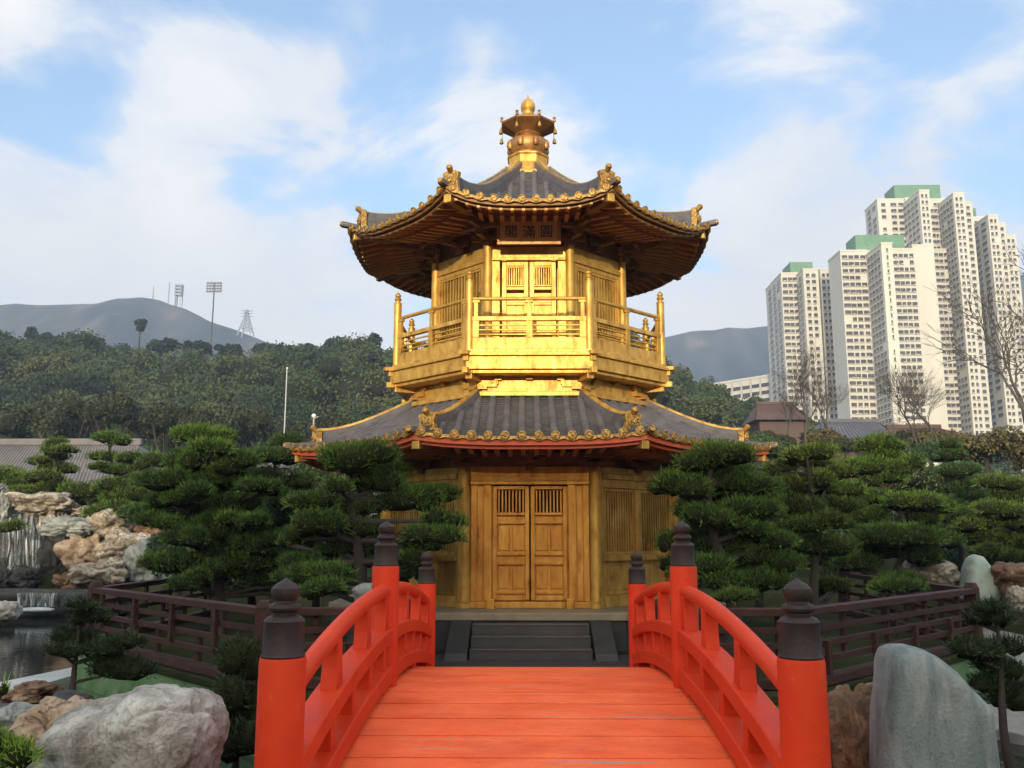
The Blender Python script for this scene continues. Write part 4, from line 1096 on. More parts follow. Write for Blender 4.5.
GL, GRt = 'cloud-pruned trees left of the pavilion', 'cloud-pruned trees right of the pavilion'
def g3(px, Y, z=None):
    p = P(px, 560, Y); return (p.x, Y, z if z is not None else (0.0 if abs(p.x) < 6.8 and 10.3 < Y < 24 else float(gz(p.x, Y))))
pruned_tree('cloud-pruned pine overlapping the left wall of the pavilion behind the bridge rail', g3(352, 12.6), [
    (356, 458, 43, 15), (376, 484, 25, 12), (414, 496, 32, 15), (443, 518, 22, 10), (432, 535, 30, 11), (363, 507, 25, 10), (354, 527, 24, 11), (318, 524, 24, 15), (311, 505, 22, 10),
    (321, 577, 30, 12), (302, 560, 20, 10), (410, 559, 15, 8), (337, 484, 13, 9), (340, 548, 24, 10), (290, 580, 18, 8), (300, 535, 16, 10)], 12.6, 'needles', GL, 5, trunk_r=.13)
pruned_tree('tall many-tiered pruned pine left of the pavilion behind the left balustrade', g3(222, 15.8), [
    (204, 436, 32, 10), (214, 450, 22, 9), (235, 464, 22, 11), (186, 461, 23, 13), (167, 481, 24, 12), (223, 483, 27, 11), (190, 495, 24, 10), (262, 490, 21, 9), (153, 510, 19, 10), (160, 523, 25, 9), (237, 506, 25, 11),
    (244, 521, 28, 9), (211, 523, 18, 10), (188, 539, 22, 12), (260, 544, 28, 10), (218, 549, 20, 10), (171, 566, 32, 11), (225, 567, 22, 11), (190, 581, 20, 10), (275, 581, 24, 10), (266, 563, 20, 10), (196, 512, 20, 10), (230, 536, 20, 9), (168, 500, 20, 9)], 15.8, 'needles', GL, 6, trunk_r=.15)
pruned_tree('dark pruned tree between the tallest left pine and the lower roof corner', g3(285, 19), [
    (283, 441, 15, 8), (272, 458, 22, 9), (297, 480, 20, 10), (262, 474, 20, 10), (288, 500, 22, 11), (270, 520, 22, 11), (300, 540, 20, 10), (280, 556, 20, 10), (268, 542, 16, 9)], 19, 'needles_dark', GL, 8)
pruned_tree('slim conical pruned tree in front of the grey tiled hall roof', g3(55, 30, 2.0), [
    (56, 441, 12, 6), (57, 450, 16, 5), (52, 459, 19, 6), (55, 468, 20, 7), (42, 477, 19, 7), (58, 486, 21, 7), (78, 493, 22, 10), (30, 490, 18, 7), (95, 503, 20, 10)], 30, 'needles_fresh', GL, 9, dens=.7)
pruned_tree('airy pruned tree with separate tiers beside the right end of the hall roof', g3(112, 28, 1.6), [
    (112, 440, 20, 7), (104, 457, 16, 6), (131, 456, 14, 6), (120, 470, 19, 7), (97, 466, 9, 4), (118, 484, 21, 8), (128, 497, 25, 9), (150, 462, 14, 8), (145, 478, 15, 8), (110, 510, 24, 9), (140, 512, 20, 9)], 28, 'needles', GL, 10, dens=.7)
pruned_tree('small dark pine leaning over the pond in front of the left balustrade', g3(74, 8.6, -.55), [
    (85, 605, 16, 6), (85, 620, 20, 8), (73, 635, 24, 10), (118, 645, 24, 9), (120, 668, 27, 13), (100, 655, 20, 9), (62, 652, 15, 7)], 8.6, 'needles_pond', None, 11, spread=.25, backs=False, trunk_r=.05, bl=.8)
pruned_tree('dark upright shrub against the left near bridge post', g3(243, 6.2, -.4), [(243, 664, 22, 22), (240, 692, 22, 18), (246, 716, 26, 24), (228, 705, 14, 20), (240, 742, 28, 22), (222, 735, 18, 20)], 6.2, 'needles_pond', None, 12, spread=.2, backs=False, trunk_r=.04, name='shrub', cat='shrub', bl=.7)
pruned_tree('spreading pruned pine overlapping the right wall of the pavilion behind the bridge rail', g3(722, 13.2), [
    (715, 460, 41, 14), (681, 486, 27, 14), (734, 483, 36, 14), (752, 509, 27, 12), (709, 518, 27, 11), (703, 535, 15, 8), (729, 546, 43, 14), (771, 540, 22, 10), (669, 544, 11, 12), (666, 563, 8, 7), (771, 560, 33, 12), (762, 581, 34, 11),
    (690, 508, 18, 11), (744, 528, 24, 10), (700, 565, 26, 12), (720, 500, 26, 11), (720, 582, 26, 9)], 13.2, 'needles', GRt, 13, trunk_r=.13)
pruned_tree('rounded mid-height pruned pine just right of the lower roof corner', g3(815, 16.2), [
    (809, 453, 24, 10), (809, 481, 29, 12), (799, 504, 25, 13), (818, 523, 27, 10), (823, 546, 27, 11), (840, 470, 16, 9), (790, 528, 20, 10), (838, 505, 18, 9), (800, 560, 24, 10), (782, 470, 16, 9), (835, 587, 17, 8), (790, 548, 20, 9), (780, 492, 16, 10)], 16.2, 'needles_fresh', GRt, 14)
pruned_tree('large pruned tree with scattered round tiers right of the pavilion', g3(888, 19.5), [
    (876, 444, 21, 9), (884, 456, 18, 8), (861, 469, 25, 10), (848, 488, 18, 9), (872, 496, 18, 9), (884, 480, 20, 8), (912, 499, 27, 10), (908, 465, 18, 10), (921, 514, 20, 10), (897, 537, 38, 14), (872, 535, 20, 11), (887, 551, 23, 10),
    (942, 539, 18, 9), (854, 561, 19, 10), (899, 580, 21, 7), (868, 515, 20, 9), (940, 508, 18, 9), (920, 555, 18, 8)], 19.5, 'needles', GRt, 15)
pruned_tree('conical dark layered conifer behind the right pruned trees', g3(953, 25), [
    (951, 444, 12, 6), (951, 455, 17, 7), (957, 470, 22, 8), (961, 486, 24, 8), (956, 501, 25, 9), (962, 516, 24, 9), (950, 530, 22, 9)], 25, 'needles_blue', GRt, 16, dens=.8)
pruned_tree('pruned tree at the right edge behind the jade-green stone', g3(1004, 23), [
    (1000, 484, 20, 8), (1011, 497, 22, 8), (998, 512, 24, 9), (1014, 524, 21, 9), (977, 522, 23, 9), (970, 536, 22, 8), (1000, 541, 21, 9), (1016, 559, 14, 9), (1030, 505, 20, 10), (1034, 540, 18, 10), (985, 553, 16, 8)], 23, 'needles_fresh', GRt, 17, dens=.85)
pruned_tree('dark small pine at the right edge over the pond behind the tall standing stone', g3(1000, 8.2, -.5), [
    (989, 607, 16, 6), (980, 622, 13, 8), (998, 619, 16, 8), (973, 653, 27, 12), (1000, 668, 22, 10), (1006, 645, 20, 10), (1012, 695, 25, 15), (990, 684, 20, 10)], 8.2, 'needles_pond', None, 18, spread=.25, backs=False, trunk_r=.05, bl=.8)
pruned_tree('bright yellow-green leafy shrub in the bottom left corner', g3(10, 4.4, .0), [(8, 752, 30, 16), (-14, 742, 26, 20), (2, 690, 7, 7)], 4.4, 'grass_fresh', None, 19, spread=.1, trunk_r=.03, name='shrub', cat='shrub', bl=.55, backs=False)
# low clipped shrubs on the island and garden
sh = [(320, 590, 26, 9, 11.6, 'low clipped shrub left of the grey rock at the tree foot'), (735, 597, 22, 6, 11.4, 'low clipped shrub behind the right bridge post'), (895, 586, 30, 7, 15.5, 'long low clipped shrub behind the right balustrade'),
      (10, 527, 14, 6, 26.8, 'small mossy bush on the waterfall lip'), (15, 478, 26, 10, 32, 'rounded bush at the left edge above the waterfall')]
for i, (px, py, hw, hh, Y, lb) in enumerate(sh):
    pruned_tree(lb, g3(px, Y), [(px, py, hw, hh)], Y, 'needles_fresh' if i % 2 else 'needles', None, 40 + i, spread=.05, trunk_r=.04, name='shrub', cat='shrub', backs=False)

# leafy background shrubs and trees closing the garden behind the island
BUSH = []
def leafy(label, px, py, hw, hh, Y, m, seed, name='shrub', cat='shrub', group=None, leafs=.10, trunk=True, n=900):
    rnd = random.Random(seed); p = P(px, py, Y); s = Y / F; z0 = float(gz(p.x, Y)); o = thing(name, label, cat, (p.x, Y, z0), 0, group)
    L_ = Leaves(); a, h = hw * s, hh * s; c0 = Vector((0, 0, p.z - z0))
    for k in range(7):
        c = c0 + Vector((rnd.uniform(-.55, .55) * a, rnd.uniform(-.5, .5) * a, rnd.uniform(-.5, .45) * h)); q = rnd.uniform(.42, .62)
        L_.core(c, (a * q, a * q, h * q), .62); L_.quads(c, (a * q, a * q, h * q), int(n / 7), leafs)
    link('crown', L_.mesh('crown', m), o)
    tr = MB(); tr.tube([(0, 0, -.2), (rnd.uniform(-.1, .1) * a, 0, (p.z - z0) * .5), (0, 0, max(.3, p.z - z0))], [.14 * a, .10 * a, .05 * a], 8); tr.build('trunk', 'bark', o, smooth=60)
    return o
GB = 'leafy shrubs and trees behind the island'
for i, (px, py, hw, hh, Y, lb) in enumerate(((760, 545, 44, 34, 20.5, 'dark round shrub between the spreading pine and the rounded pine'), (845, 560, 44, 30, 23.5, 'dark round shrub under the scattered round tiers'), (930, 560, 40, 22, 25.5, 'low dark shrub behind the right corner of the balustrade'),
        (690, 560, 34, 36, 19.5, 'dark round shrub beside the right wall of the pavilion'), (250, 570, 50, 30, 20.5, 'dark round shrub behind the trunk of the tallest left pine'), (180, 555, 40, 32, 22.5, 'dark round shrub between the tan rocks and the tallest left pine'), (318, 560, 44, 40, 19.5, 'dark round shrub left of the pavilion behind the bridge rail'), (366, 545, 28, 30, 17.2, 'dark shrub seen past the trunk of the pine by the left bridge rail'), (400, 560, 22, 34, 14.6, 'dark shrub against the left pavilion wall'))):
    BUSH.append((px, py, hw, hh, Y, 'needles_dark', lb))
bl = [(20, 515, 60, 30, 34, 'shrub_leaf', 'dark leafy bush behind the waterfall top'), (150, 505, 55, 40, 33, 'needles_dark', 'broad dark bush behind the tan rocks'), (245, 520, 60, 55, 31, 'needles_dark', 'tall dark bush behind the tallest left pine'),
      (330, 500, 50, 60, 30, 'needles_dark', 'dark bush left of the pavilion between two pines'), (705, 520, 50, 60, 29, 'needles_dark', 'dark bush directly right of the pavilion'), (790, 500, 50, 45, 34, 'shrub_leaf', 'green bush below the brown hall on the right'),
      (850, 520, 55, 45, 32, 'needles_dark', 'dark bush behind the scattered round tiers'), (930, 500, 55, 40, 36, 'shrub_leaf', 'wide green bush left of the conical conifer'), (1000, 520, 60, 40, 36, 'shrub_leaf', 'wide green bush behind the right edge pine'), (770, 446, 34, 16, 48, 'needles_dark', 'dark bush under the golden roof corner on the right'),
      (910, 452, 34, 16, 52, 'needles_dark', 'dark round tree below the rightmost tower')]
for i, (px, py, hw, hh, Y, m_, lb) in enumerate(bl + BUSH): leafy(lb, px, py, hw, hh, Y, m_, 60 + i, group=GB, n=6000)
GBm = 'yellow-brown bamboo thickets under the towers'
for i, (px, py, hw, hh, Y, lb) in enumerate(((930, 447, 34, 18, 60, 'yellow-brown bamboo thicket under the rightmost tower, left clump'), (985, 450, 40, 22, 56, 'yellow-brown bamboo thicket at the right, biggest clump'), (1030, 452, 30, 22, 54, 'yellow-brown bamboo thicket cut by the right picture edge'), (820, 440, 24, 12, 62, 'sparse yellow-brown thicket under the left bare tree'))):
    leafy(lb, px, py, hw, hh, Y, 'bamboo_leaf', 90 + i, name='bamboo', cat='bamboo', group=GBm, leafs=.19, n=4200)

# bare winter trees
def bare_tree(label, px, pyb, Y, height, seed, lean=0.0, depth=6, r0=.16, spread=.5, group='bare winter trees on the right', ang0=0, trunkf=.28):
    rnd = random.Random(seed); p = P(px, pyb, Y); o = thing('bare_tree', label, 'tree', p, 0, group)
    mbT, mbB = MB(), MB()
    def grow(pos, d, ln, r, lv):
        n = 4; pts = [pos]; dd = d.copy()
        for i in range(n):
            dd = (dd + Vector((rnd.gauss(0, .12), rnd.gauss(0, .12), rnd.gauss(.03, .07)))).normalized(); pts.append(pts[-1] + dd * ln / n)
        (mbT if lv == depth else mbB).tube(pts, [r * (1 - .35 * i / n) for i in range(n + 1)], 7 if lv > 3 else 4, cap=lv == depth)
        if lv == 0: return
        k = 3 if lv > 2 else rnd.choice((2, 3))
        for i in range(k):
            a = rnd.uniform(0, 6.283); sp = spread * rnd.uniform(.6, 1.3)
            s1 = dd.orthogonal().normalized(); s2 = dd.cross(s1); nd = (dd + (s1 * math.cos(a) + s2 * math.sin(a)) * sp).normalized()
            at_ = pts[-1] if i == 0 else pts[rnd.choice((2, 3, 4))]
            grow(at_, nd, ln * rnd.uniform(.66, .86), r * (.62 if i else .68), lv - 1)
    d0 = Vector((lean, 0, 1)).normalized()
    grow(Vector((0, 0, 0)), d0, height * trunkf, r0, depth)
    mbT.build('trunk', 'bark_grey', o, smooth=60); mbB.build('branches', 'bark_grey', o, smooth=60)
    return o
bare_tree('big bare tree reaching in from the right edge in front of the towers', 1050, 480, 30, 9.0, 3, lean=-.30, depth=7, r0=.15, spread=.52)
bare_tree('bare tree standing in front of the leftmost tower', 806, 446, 60, 6.6, 4, depth=7, r0=.08, spread=.5)
bare_tree('bare tree in front of the middle tower base', 918, 450, 58, 6.4, 5, depth=7, r0=.08, spread=.5)
bare_tree('small bare tree left of the leftmost tower base', 788, 440, 70, 5.0, 8, depth=6, r0=.07, spread=.45)

bare_tree('bare tree between the leftmost and the middle tower bases', 832, 446, 64, 5.6, 11, depth=7, r0=.07, spread=.5)
bare_tree('bare tree right of the middle tower base', 940, 450, 54, 5.8, 12, depth=7, r0=.07, spread=.5)
# ------------------------------------------------------------------ low buildings in the garden
for i, (px, py, hw, hh, Y, lb) in enumerate(((778, 442, 26, 15, 62, 'olive bush in front of the reddish-brown tiered hall'), (846, 447, 26, 11, 60, 'olive bush in front of the blue-grey roof'), (884, 444, 20, 12, 58, 'olive bush between the blue-grey roof and the brown house'), (912, 440, 24, 11, 62, 'olive bush in front of the brown house under the bare tree'), (826, 436, 18, 9, 66, 'olive bush left of the blue-grey roof'))):
    leafy(lb, px, py, hw, hh, Y, 'olive_leaf', 190 + i, group=GB, leafs=.16, n=4500)
def tiled_hall(label, cx, cy, wx, wy, z0, zw, zr, mw, mr, name='hall', rz=0, ribs=60):
    o = thing(name, label, 'building', (cx, cy, 0), rz)
    w_ = MB(); w_.box((0, 0, (z0 + zw) / 2), (wx, wy, zw - z0)); w_.build('wall', mw, o)
    r = MB(); ex = wx / 2 + .8; ey = wy / 2 + .9; rx = wx / 2 * .82
    pts = lambda t, s: None
    nr = 8; vs = []
    for sgn in (-1, 1):
        vs = []
        for i in range(nr + 1):
            t = i / nr; g = 1 - (1 - t) ** 1.4
            y = sgn * ey * t; hx = rx + (ex - rx) * t; z = zr + (zw - zr) * g
            vs += [(-hx, y, z), (hx, y, z)]
        r.raw(vs, [(2 * i, 2 * i + 1, 2 * i + 3, 2 * i + 2) for i in range(nr)])
        for k in range(ribs):
            x = -rx + 2 * rx * (k + .5) / ribs
            pth = [(x * (1 + (ex / rx - 1) * (i / nr)), sgn * ey * i / nr, zr + (zw - zr) * (1 - (1 - i / nr) ** 1.4) + .03) for i in range(nr + 1)]
            r.tube(pth, .07 * wx / ribs / .35, 5)
    for sgn in (-1, 1):
        r.raw([(sgn * rx, 0, zr), (sgn * ex, -ey, zw), (sgn * ex, ey, zw)], [(0, 1, 2)])
    rf = r.build('roof', mr, o, smooth=40)
    q = MB(); q.box((0, 0, zr + .10), (2 * rx + .3, .34, .36)); q.build('ridge', mr, rf, bevel=.05)
    return o
p = P(40, 470, 44)
tiled_hall('long low hall with a ribbed grey tiled roof at the far left', p.x - 4.2, 47, 19, 8.6, 0, P(40, 500, 42.5).z, P(60, 444, 47).z, 'wall_white', 'roof_grey', ribs=100)
p = P(858, 432, 78); tiled_hall('low building with a blue-grey roof below the middle tower', p.x, 80, 6.2, 5, 0, P(858, 440, 78).z, P(858, 422, 80).z, 'brown_wall', 'roof_blue', ribs=20)
p = P(783, 430, 105); tiled_hall('reddish-brown tiered hall left of the leftmost tower base', p.x, 108, 5.2, 5, 0, P(783, 420, 105).z, P(783, 404, 108).z, 'brown_wall', 'brown_wall', ribs=20)
p = P(918, 440, 70); tiled_hall('small white-walled brown house under the bare tree', p.x + .6, 72, 5.0, 4, 0, P(918, 437, 70).z, P(918, 428, 72).z, 'wall_white', 'brown_wall', ribs=16)
p = P(326, 500, 36); tiled_hall('white-walled garden house half hidden left of the pavilion', p.x, 37, 3.6, 3, 0, P(326, 470, 36).z, P(326, 452, 37).z, 'wall_white', 'roof_grey', ribs=16)

# ------------------------------------------------------------------ apartment towers
def tower(label, wings, roofs, floor, y0, seed, keep=100, group='cream apartment towers'):
    """wings: (px0, px1, top_py, Y, depth, style, side style); all measured from the photograph, built as blocks"""
    rnd = random.Random(seed); cx = P((wings[0][0] + wings[-1][1]) / 2, 400, wings[0][3]).x; cy = wings[0][3]
    o = thing('apartment_tower', label, 'apartment tower', (cx, cy, 0), 0, group)
    wins = []
    for (px0, px1, top, Y, dep, st, sst) in wings:
        a, b3 = P(px0, top, Y), P(px1, top, Y); x0, x1, zt = a.x - cx, b3.x - cx, a.z
        q = MB(); q.box(((x0 + x1) / 2, Y - cy + dep / 2, zt / 2), (x1 - x0, dep, zt)); q.box(((x0 + x1) / 2, Y - cy + dep / 2, zt + .3), (x1 - x0 + .3, dep + .3, .6))
        q.build('wall', 'concrete_cream', o)
        nf = int((zt - 4) / floor)
        for (style, ln, fx) in ((st, x1 - x0, 0), (sst, dep, 1)):
            if not style: continue
            # style: list of (centre fraction, width fraction)
            for f in range(nf):
                z = zt - 2.0 - f * floor
                for (cf, wf) in style:
                    if fx == 0: wins.append((Vector((x0 + cf * ln, Y - cy, z + rnd.uniform(-.06, .06))), wf * ln * rnd.choice((.85, 1, 1, 1.1)), 0))
                    else: wins.append((Vector((x0, Y - cy + cf * ln, z)), wf * ln, 1))
    for (px0, px1, pt, pb, Y, dep) in roofs:
        a, b3 = P(px0, pt, Y), P(px1, pb, Y); q = MB(); q.box(((a.x + b3.x) / 2 - cx, Y - cy + dep / 2, (a.z + b3.z) / 2 - 1), (b3.x - a.x, dep, a.z - b3.z + 2))
        for k in range(3): q.box((a.x - cx + (b3.x - a.x) * (.25 + .25 * k), Y - cy - .05, (a.z + b3.z) / 2), ((b3.x - a.x) * .08, .2, (a.z - b3.z) * .5))
        q.build('roof_house', 'tower_green', o)
    cache = {}
    def win(w_, fx):
        key = (round(w_, 2), fx)
        if key not in cache:
            m_ = MB(); h = floor * .52
            d = (w_, .16, h) if fx == 0 else (.16, w_, h)
            m_.box((0, 0, 0), d)
            cache[key] = m_
        return cache[key]
    sills = MB(); rest = MB(); meshes = {}
    wins.sort(key=lambda q: q[0].length if False else (q[0] + Vector((cx, cy, 0)) - Vector((0, 0, EYE))).length / max(.2, q[1]))
    for i, (p, w_, fx) in enumerate(wins):
        if rnd.random() < .03: continue
        m_ = win(w_, fx)
        if i < keep:
            key = (round(w_, 2), fx)
            if key not in meshes: meshes[key] = m_.mesh('window', 'tower_glass')
            link('window', meshes[key], o, p)
        else: rest.raw([(v[0] + p.x, v[1] + p.y, v[2] + p.z) for v in m_.v], m_.f)
        h = floor * .52
        if fx == 0: sills.box((p.x, p.y - .14, p.z - h / 2 - .12), (w_ + .3, .42, .16))
        else: sills.box((p.x - .14, p.y, p.z - h / 2 - .12), (.42, w_ + .3, .16))
        if rnd.random() < .45 and fx == 0: sills.box((p.x + rnd.uniform(-.3, .3) * w_, p.y - .3, p.z - h / 2 - .05), (.6, .5, .4))   # air conditioners
    q = rest.build('windows', 'tower_glass', o); q['kind'] = 'stuff'
    q = sills.build('sills', 'concrete_trim', o); q['kind'] = 'stuff'
    return o
BAND = [(.16, .24), (.40, .18), (.62, .18), (.86, .2)]
TWO = [(.28, .24), (.68, .24)]
ONE = [(.5, .42)]
SIDE = [(.2, .16), (.42, .16), (.64, .16), (.84, .14)]
tower('leftmost and lowest cream apartment tower with a small green roof box', [(781, 803, 274, 322, 14, BAND, TWO), (803, 818, 270, 314, 18, TWO, SIDE), (820, 831, 270, 318, 14, TWO, None), (774, 782, 282, 334, 12, ONE, ONE), (817, 821, 274, 330, 12, None, None)],
      [(790, 813, 262, 272, 324, 10)], 2.5, 0, 1)
tower('middle cream apartment tower with a wide green roof house, nearest of the three', [(840, 866, 251.5, 292, 12, BAND, None), (881, 892, 244, 279, 13, [(.5, .14)], SIDE), (891, 914, 250, 292, 12, BAND, None), (866, 882, 252, 294, 10, None, None)],
      [(855, 905, 235, 249, 296, 9)], 2.42, 0, 2)
tower('tallest and rightmost cream apartment tower stepping down to the right', [(877, 906, 200, 346, 13, [(.2, .14), (.55, .18), (.8, .18)], TWO), (919, 929, 191, 331, 16, TWO, SIDE), (928, 945, 200, 344, 10, BAND, None), (953, 964, 194, 331, 12, TWO, SIDE), (963, 972, 203, 335, 12, ONE, None),
       (972, 985, 218, 348, 10, TWO, None), (988, 998, 216, 333, 14, TWO, TWO), (998, 1005, 224, 337, 12, ONE, None), (1005, 1016, 236, 341, 12, TWO, None), (912, 932, 246, 324, 16, None, TWO), (932, 953, 250, 340, 10, BAND, None), (905, 921, 199, 345, 10, None, None), (944, 955, 201, 344, 12, None, None)],
      [(894, 941, 185, 200, 349, 10), (970, 977, 208, 222, 350, 8)], 2.62, 0, 3)
# low slab block
a, b3 = P(792, 370, 345), P(713, 383, 374)
v = Vector((b3.x - a.x, b3.y - a.y)); ln = v.length
sb_ = thing('slab_block', 'long low white apartment slab left of the towers', 'apartment block', (a.x, a.y, 0), math.atan2(v.y, v.x))
zt = (a.z + b3.z) / 2 - 1
q = MB(); q.box((ln / 2, -6, zt / 2), (ln, 12, zt)); q.box((ln / 2, -6, zt + .4), (ln + .6, 12.6, .8)); q.build('wall', 'concrete_cream', sb_)
wm_ = MB(); wm_.box((0, 0, 0), (2.6, .3, 1.5)); wme = wm_.mesh('window', 'tower_glass')
for f in range(5):
    for k in range(16): link('window', wme, sb_, (3 + k * (ln - 6) / 15, .02, zt - 3.2 - f * 3.1))
q = MB()
for k in range(9): q.box((1 + k * (ln - 2) / 8, .3, zt / 2), (.6, .8, zt - .5))
q.build('piers', 'concrete_trim', sb_)
q = MB(); q.box((8, .2, zt / 2 - 4), (2.2, .9, zt * .7)); q.build('brick_strip', 'brown_wall', sb_)

# ------------------------------------------------------------------ wooded hill, mountains, far things
def hillf(x, y):
    top = 37 + 2.5 * np.sin(x * .035 + 1) + 1.5 * np.sin(x * .11) - 10.5 * sstep(15, 48, x) - 10 * sstep(40, 75, x) - 12 * sstep(75, 140, x)
    top = top + 1.5 * sstep(-40, -100, x)
    up = sstep(78, 205, y) ** .9
    return np.where(y < 205, top * up, top * (1 - .6 * sstep(205, 330, y))) - .4
struct(link('hill', heightfield('hill', np.linspace(-260, 200, 90), np.linspace(70, 340, 60), hillf, 'hill_soil')))
L_ = Leaves(); rnd = random.Random(21)
cnt = 0
for row in range(15):
    y = 84 + row * 9.0
    x = -150 * (y / 205) - 20 + rnd.uniform(0, 4)
    while x < 95 * (y / 205) + 12:
        yy = y + rnd.uniform(-4, 4); rad = rnd.uniform(2.4, 6.2) * (.62 if x > 26 else 1); z = float(hillf(x, yy)); hh = rad * rnd.uniform(.75, 1.05)
        px = 525 + (x - CAMX) / yy * F
        if 452 < px < 600: x += rad * 1.5; continue
        c = (x, yy, z + hh * .7)
        L_.core(c, (rad, rad, hh), .72)
        L_.quads(c, (rad, rad, hh), 760, .0029 * yy + .07, low=-.3)
        for k in range(3):
            c2 = (x + rnd.uniform(-.7, .7) * rad, yy - rnd.uniform(0, .6) * rad, z + hh * rnd.uniform(.6, 1.4)); q = rnd.uniform(.35, .6) * rad
            L_.core(c2, (q, q, q * .8), .72); L_.quads(c2, (q, q, q * .8), 260, .0028 * yy + .07, low=-.3)
        cnt += 1; x += rad * rnd.uniform(1.25, 1.85)
o = link('woods', L_.mesh('woods', 'woods'), None); struct(o, 'dense dark green woods covering the hill behind the garden', 'woods', 'stuff')

def round_tree(label, px, pyt, hw, hh, Y, m, seed, group, zbase=None, leafs=None, stem=None, gaps=False):
    rnd = random.Random(seed); p = P(px, pyt + hh, Y); s = Y / F; zb = float(hillf(p.x, Y)) if zbase is None else zbase
    o = thing('tree', label, 'tree', (p.x, Y, zb), 0, group); L_ = Leaves(); a, h = hw * s, hh * s; c0 = Vector((0, 0, p.z - zb))
    for k in range(9):
        an = rnd.uniform(0, 6.283); rr = math.sqrt(rnd.random()) * .75
        c = c0 + Vector((math.cos(an) * a * rr, math.sin(an) * a * rr, rnd.uniform(-.35, .55) * h)); q = rnd.uniform(.26, .42)
        L_.core(c, (a * q, a * q, h * q * 1.1), .8, ICO1); L_.quads(c, (a * q, a * q, h * q * 1.1), 300, leafs or .003 * Y + .05)
    link('crown', L_.mesh('crown', m), o)
    tr = MB(); tr.tube([(0, 0, -.5), (rnd.uniform(-.3, .3), 0, (p.z - zb) * .5), (0, 0, p.z - zb)], [.09 * a + .05, .07 * a + .05, .03 * a], 7)
    for k in range(5): tr.tube([(0, 0, (p.z - zb) * .55), c0 + Vector((rnd.uniform(-.6, .6) * a, rnd.uniform(-.6, .6) * a, rnd.uniform(0, .3) * h))], [.04 * a, .015 * a], 5)
    tr.build('trunk', 'bark', o, smooth=60)
    return o
GS = 'trees on the skyline of the wooded hill'
for i, (px, pt, hw, hh, lb) in enumerate(((14, 335, 12, 9, 'skyline tree at the far left edge of the wooded hill'), (36, 326, 13, 10, 'tall flat-topped skyline tree, highest of the far left ones'), (66, 331, 14, 9, 'rounded skyline tree just right of the flat-topped one'), (93, 334, 12, 8, 'skyline tree halfway to the palm-like mast'),
      (121, 342, 9, 8, 'small skyline tree directly left of the palm-like mast'), (163, 339, 17, 9, 'broad skyline tree right of the palm-like mast'), (198, 338, 16, 9, 'broad skyline tree just left of the floodlight mast'), (232, 341, 16, 8, 'skyline tree right of the floodlight mast'), (265, 340, 14, 9, 'skyline tree under the lattice pylon'),
      (298, 339, 16, 9, 'skyline tree right of the lattice pylon, darkest'), (336, 337, 18, 10, 'skyline tree halfway between pylon and balcony'), (372, 331, 14, 12, 'skyline tree touching the left side of the balcony'), (684, 374, 14, 7, 'skyline tree touching the right side of the balcony'), (708, 386, 13, 7, 'skyline tree left of the white slab block'), (735, 398, 13, 7, 'skyline tree in front of the white slab block'), (757, 405, 12, 6, 'lowest skyline tree beside the leftmost tower'))):
    round_tree(lb, px, pt, hw * 1.1, hh * 1.5, 208 if px < 600 else 196, 'far_leaf', 100 + i, GS)
GO = 'olive-brown trees at the foot of the wooded hill'
for i, (px, pt, hw, hh, Y, lb) in enumerate(((28, 402, 34, 20, 84, 'olive tree above the left end of the hall roof'), (72, 392, 34, 24, 86, 'big brownish olive tree behind the slim conical tree'), (122, 394, 36, 22, 84, 'brownish tree above the right end of the hall roof'), (168, 402, 30, 20, 82, 'olive tree behind the tallest left pine'), (212, 412, 26, 16, 80, 'low olive tree above the tallest left pine'), (250, 402, 28, 20, 84, 'green-olive tree left of the thin pole'), (318, 408, 26, 20, 80, 'olive tree above the left lower roof corner'))):
    round_tree(lb, px, pt - 4, hw * 1.15, hh * 1.55, Y, 'olive_leaf', 130 + i, GO, leafs=.30)

def mountain(name, prof, Y, depth, seed):
    xs = np.array([P(px, py, Y).x for px, py in prof]); zs = np.array([P(px, py, Y).z for px, py in prof])
    def f(x, y):
        h = np.interp(x, xs, zs); v = (y - Y) / depth; sh = np.where(v < 0, np.clip(1 + v, 0, 1) ** .85, np.clip(1 - v, 0, 1))
        n = np.zeros_like(x)
        for k in range(5):
            fr = .004 * 2 ** k; n += (np.sin(x * fr * 1.3 + 2 * np.sin(y * fr * .8 + seed + k)) * np.cos(y * fr * .5 + x * fr * .5 + k * 1.7 + seed)) / 1.8 ** k
        g = np.zeros_like(x)
        for k in range(4):
            fr = .010 * 1.9 ** k; g += (np.abs(np.sin(x * fr + .6 * np.sin(y * fr * .7 + k) + seed * k)) - .6) / 1.7 ** k
        return h * sh + (n * 12 + g * 42) * np.clip(-v * 4, 0, 1) * sh + n * 1.0 + g * 1.5 - 2
    return struct(link(name, heightfield(name, np.linspace(xs[0], xs[-1], 260), np.linspace(Y - depth, Y + depth, 110), f, 'mountain')))
mountain('mountain', [(-420, 360), (-200, 318), (-60, 306), (0, 302), (18, 299), (40, 302), (70, 303), (100, 301), (118, 297), (142, 295), (163, 297), (186, 305), (212, 318), (240, 327), (268, 340), (320, 352), (420, 372), (520, 400)], 1000, 330, 1.0)
mountain('mountain', [(560, 372), (620, 350), (669, 334), (690, 328), (712, 327), (727, 324.5), (745, 326), (768, 325), (800, 322), (860, 318), (930, 302), (1000, 282), (1030, 268), (1100, 258), (1300, 250), (1500, 330)], 1200, 330, 2.4)

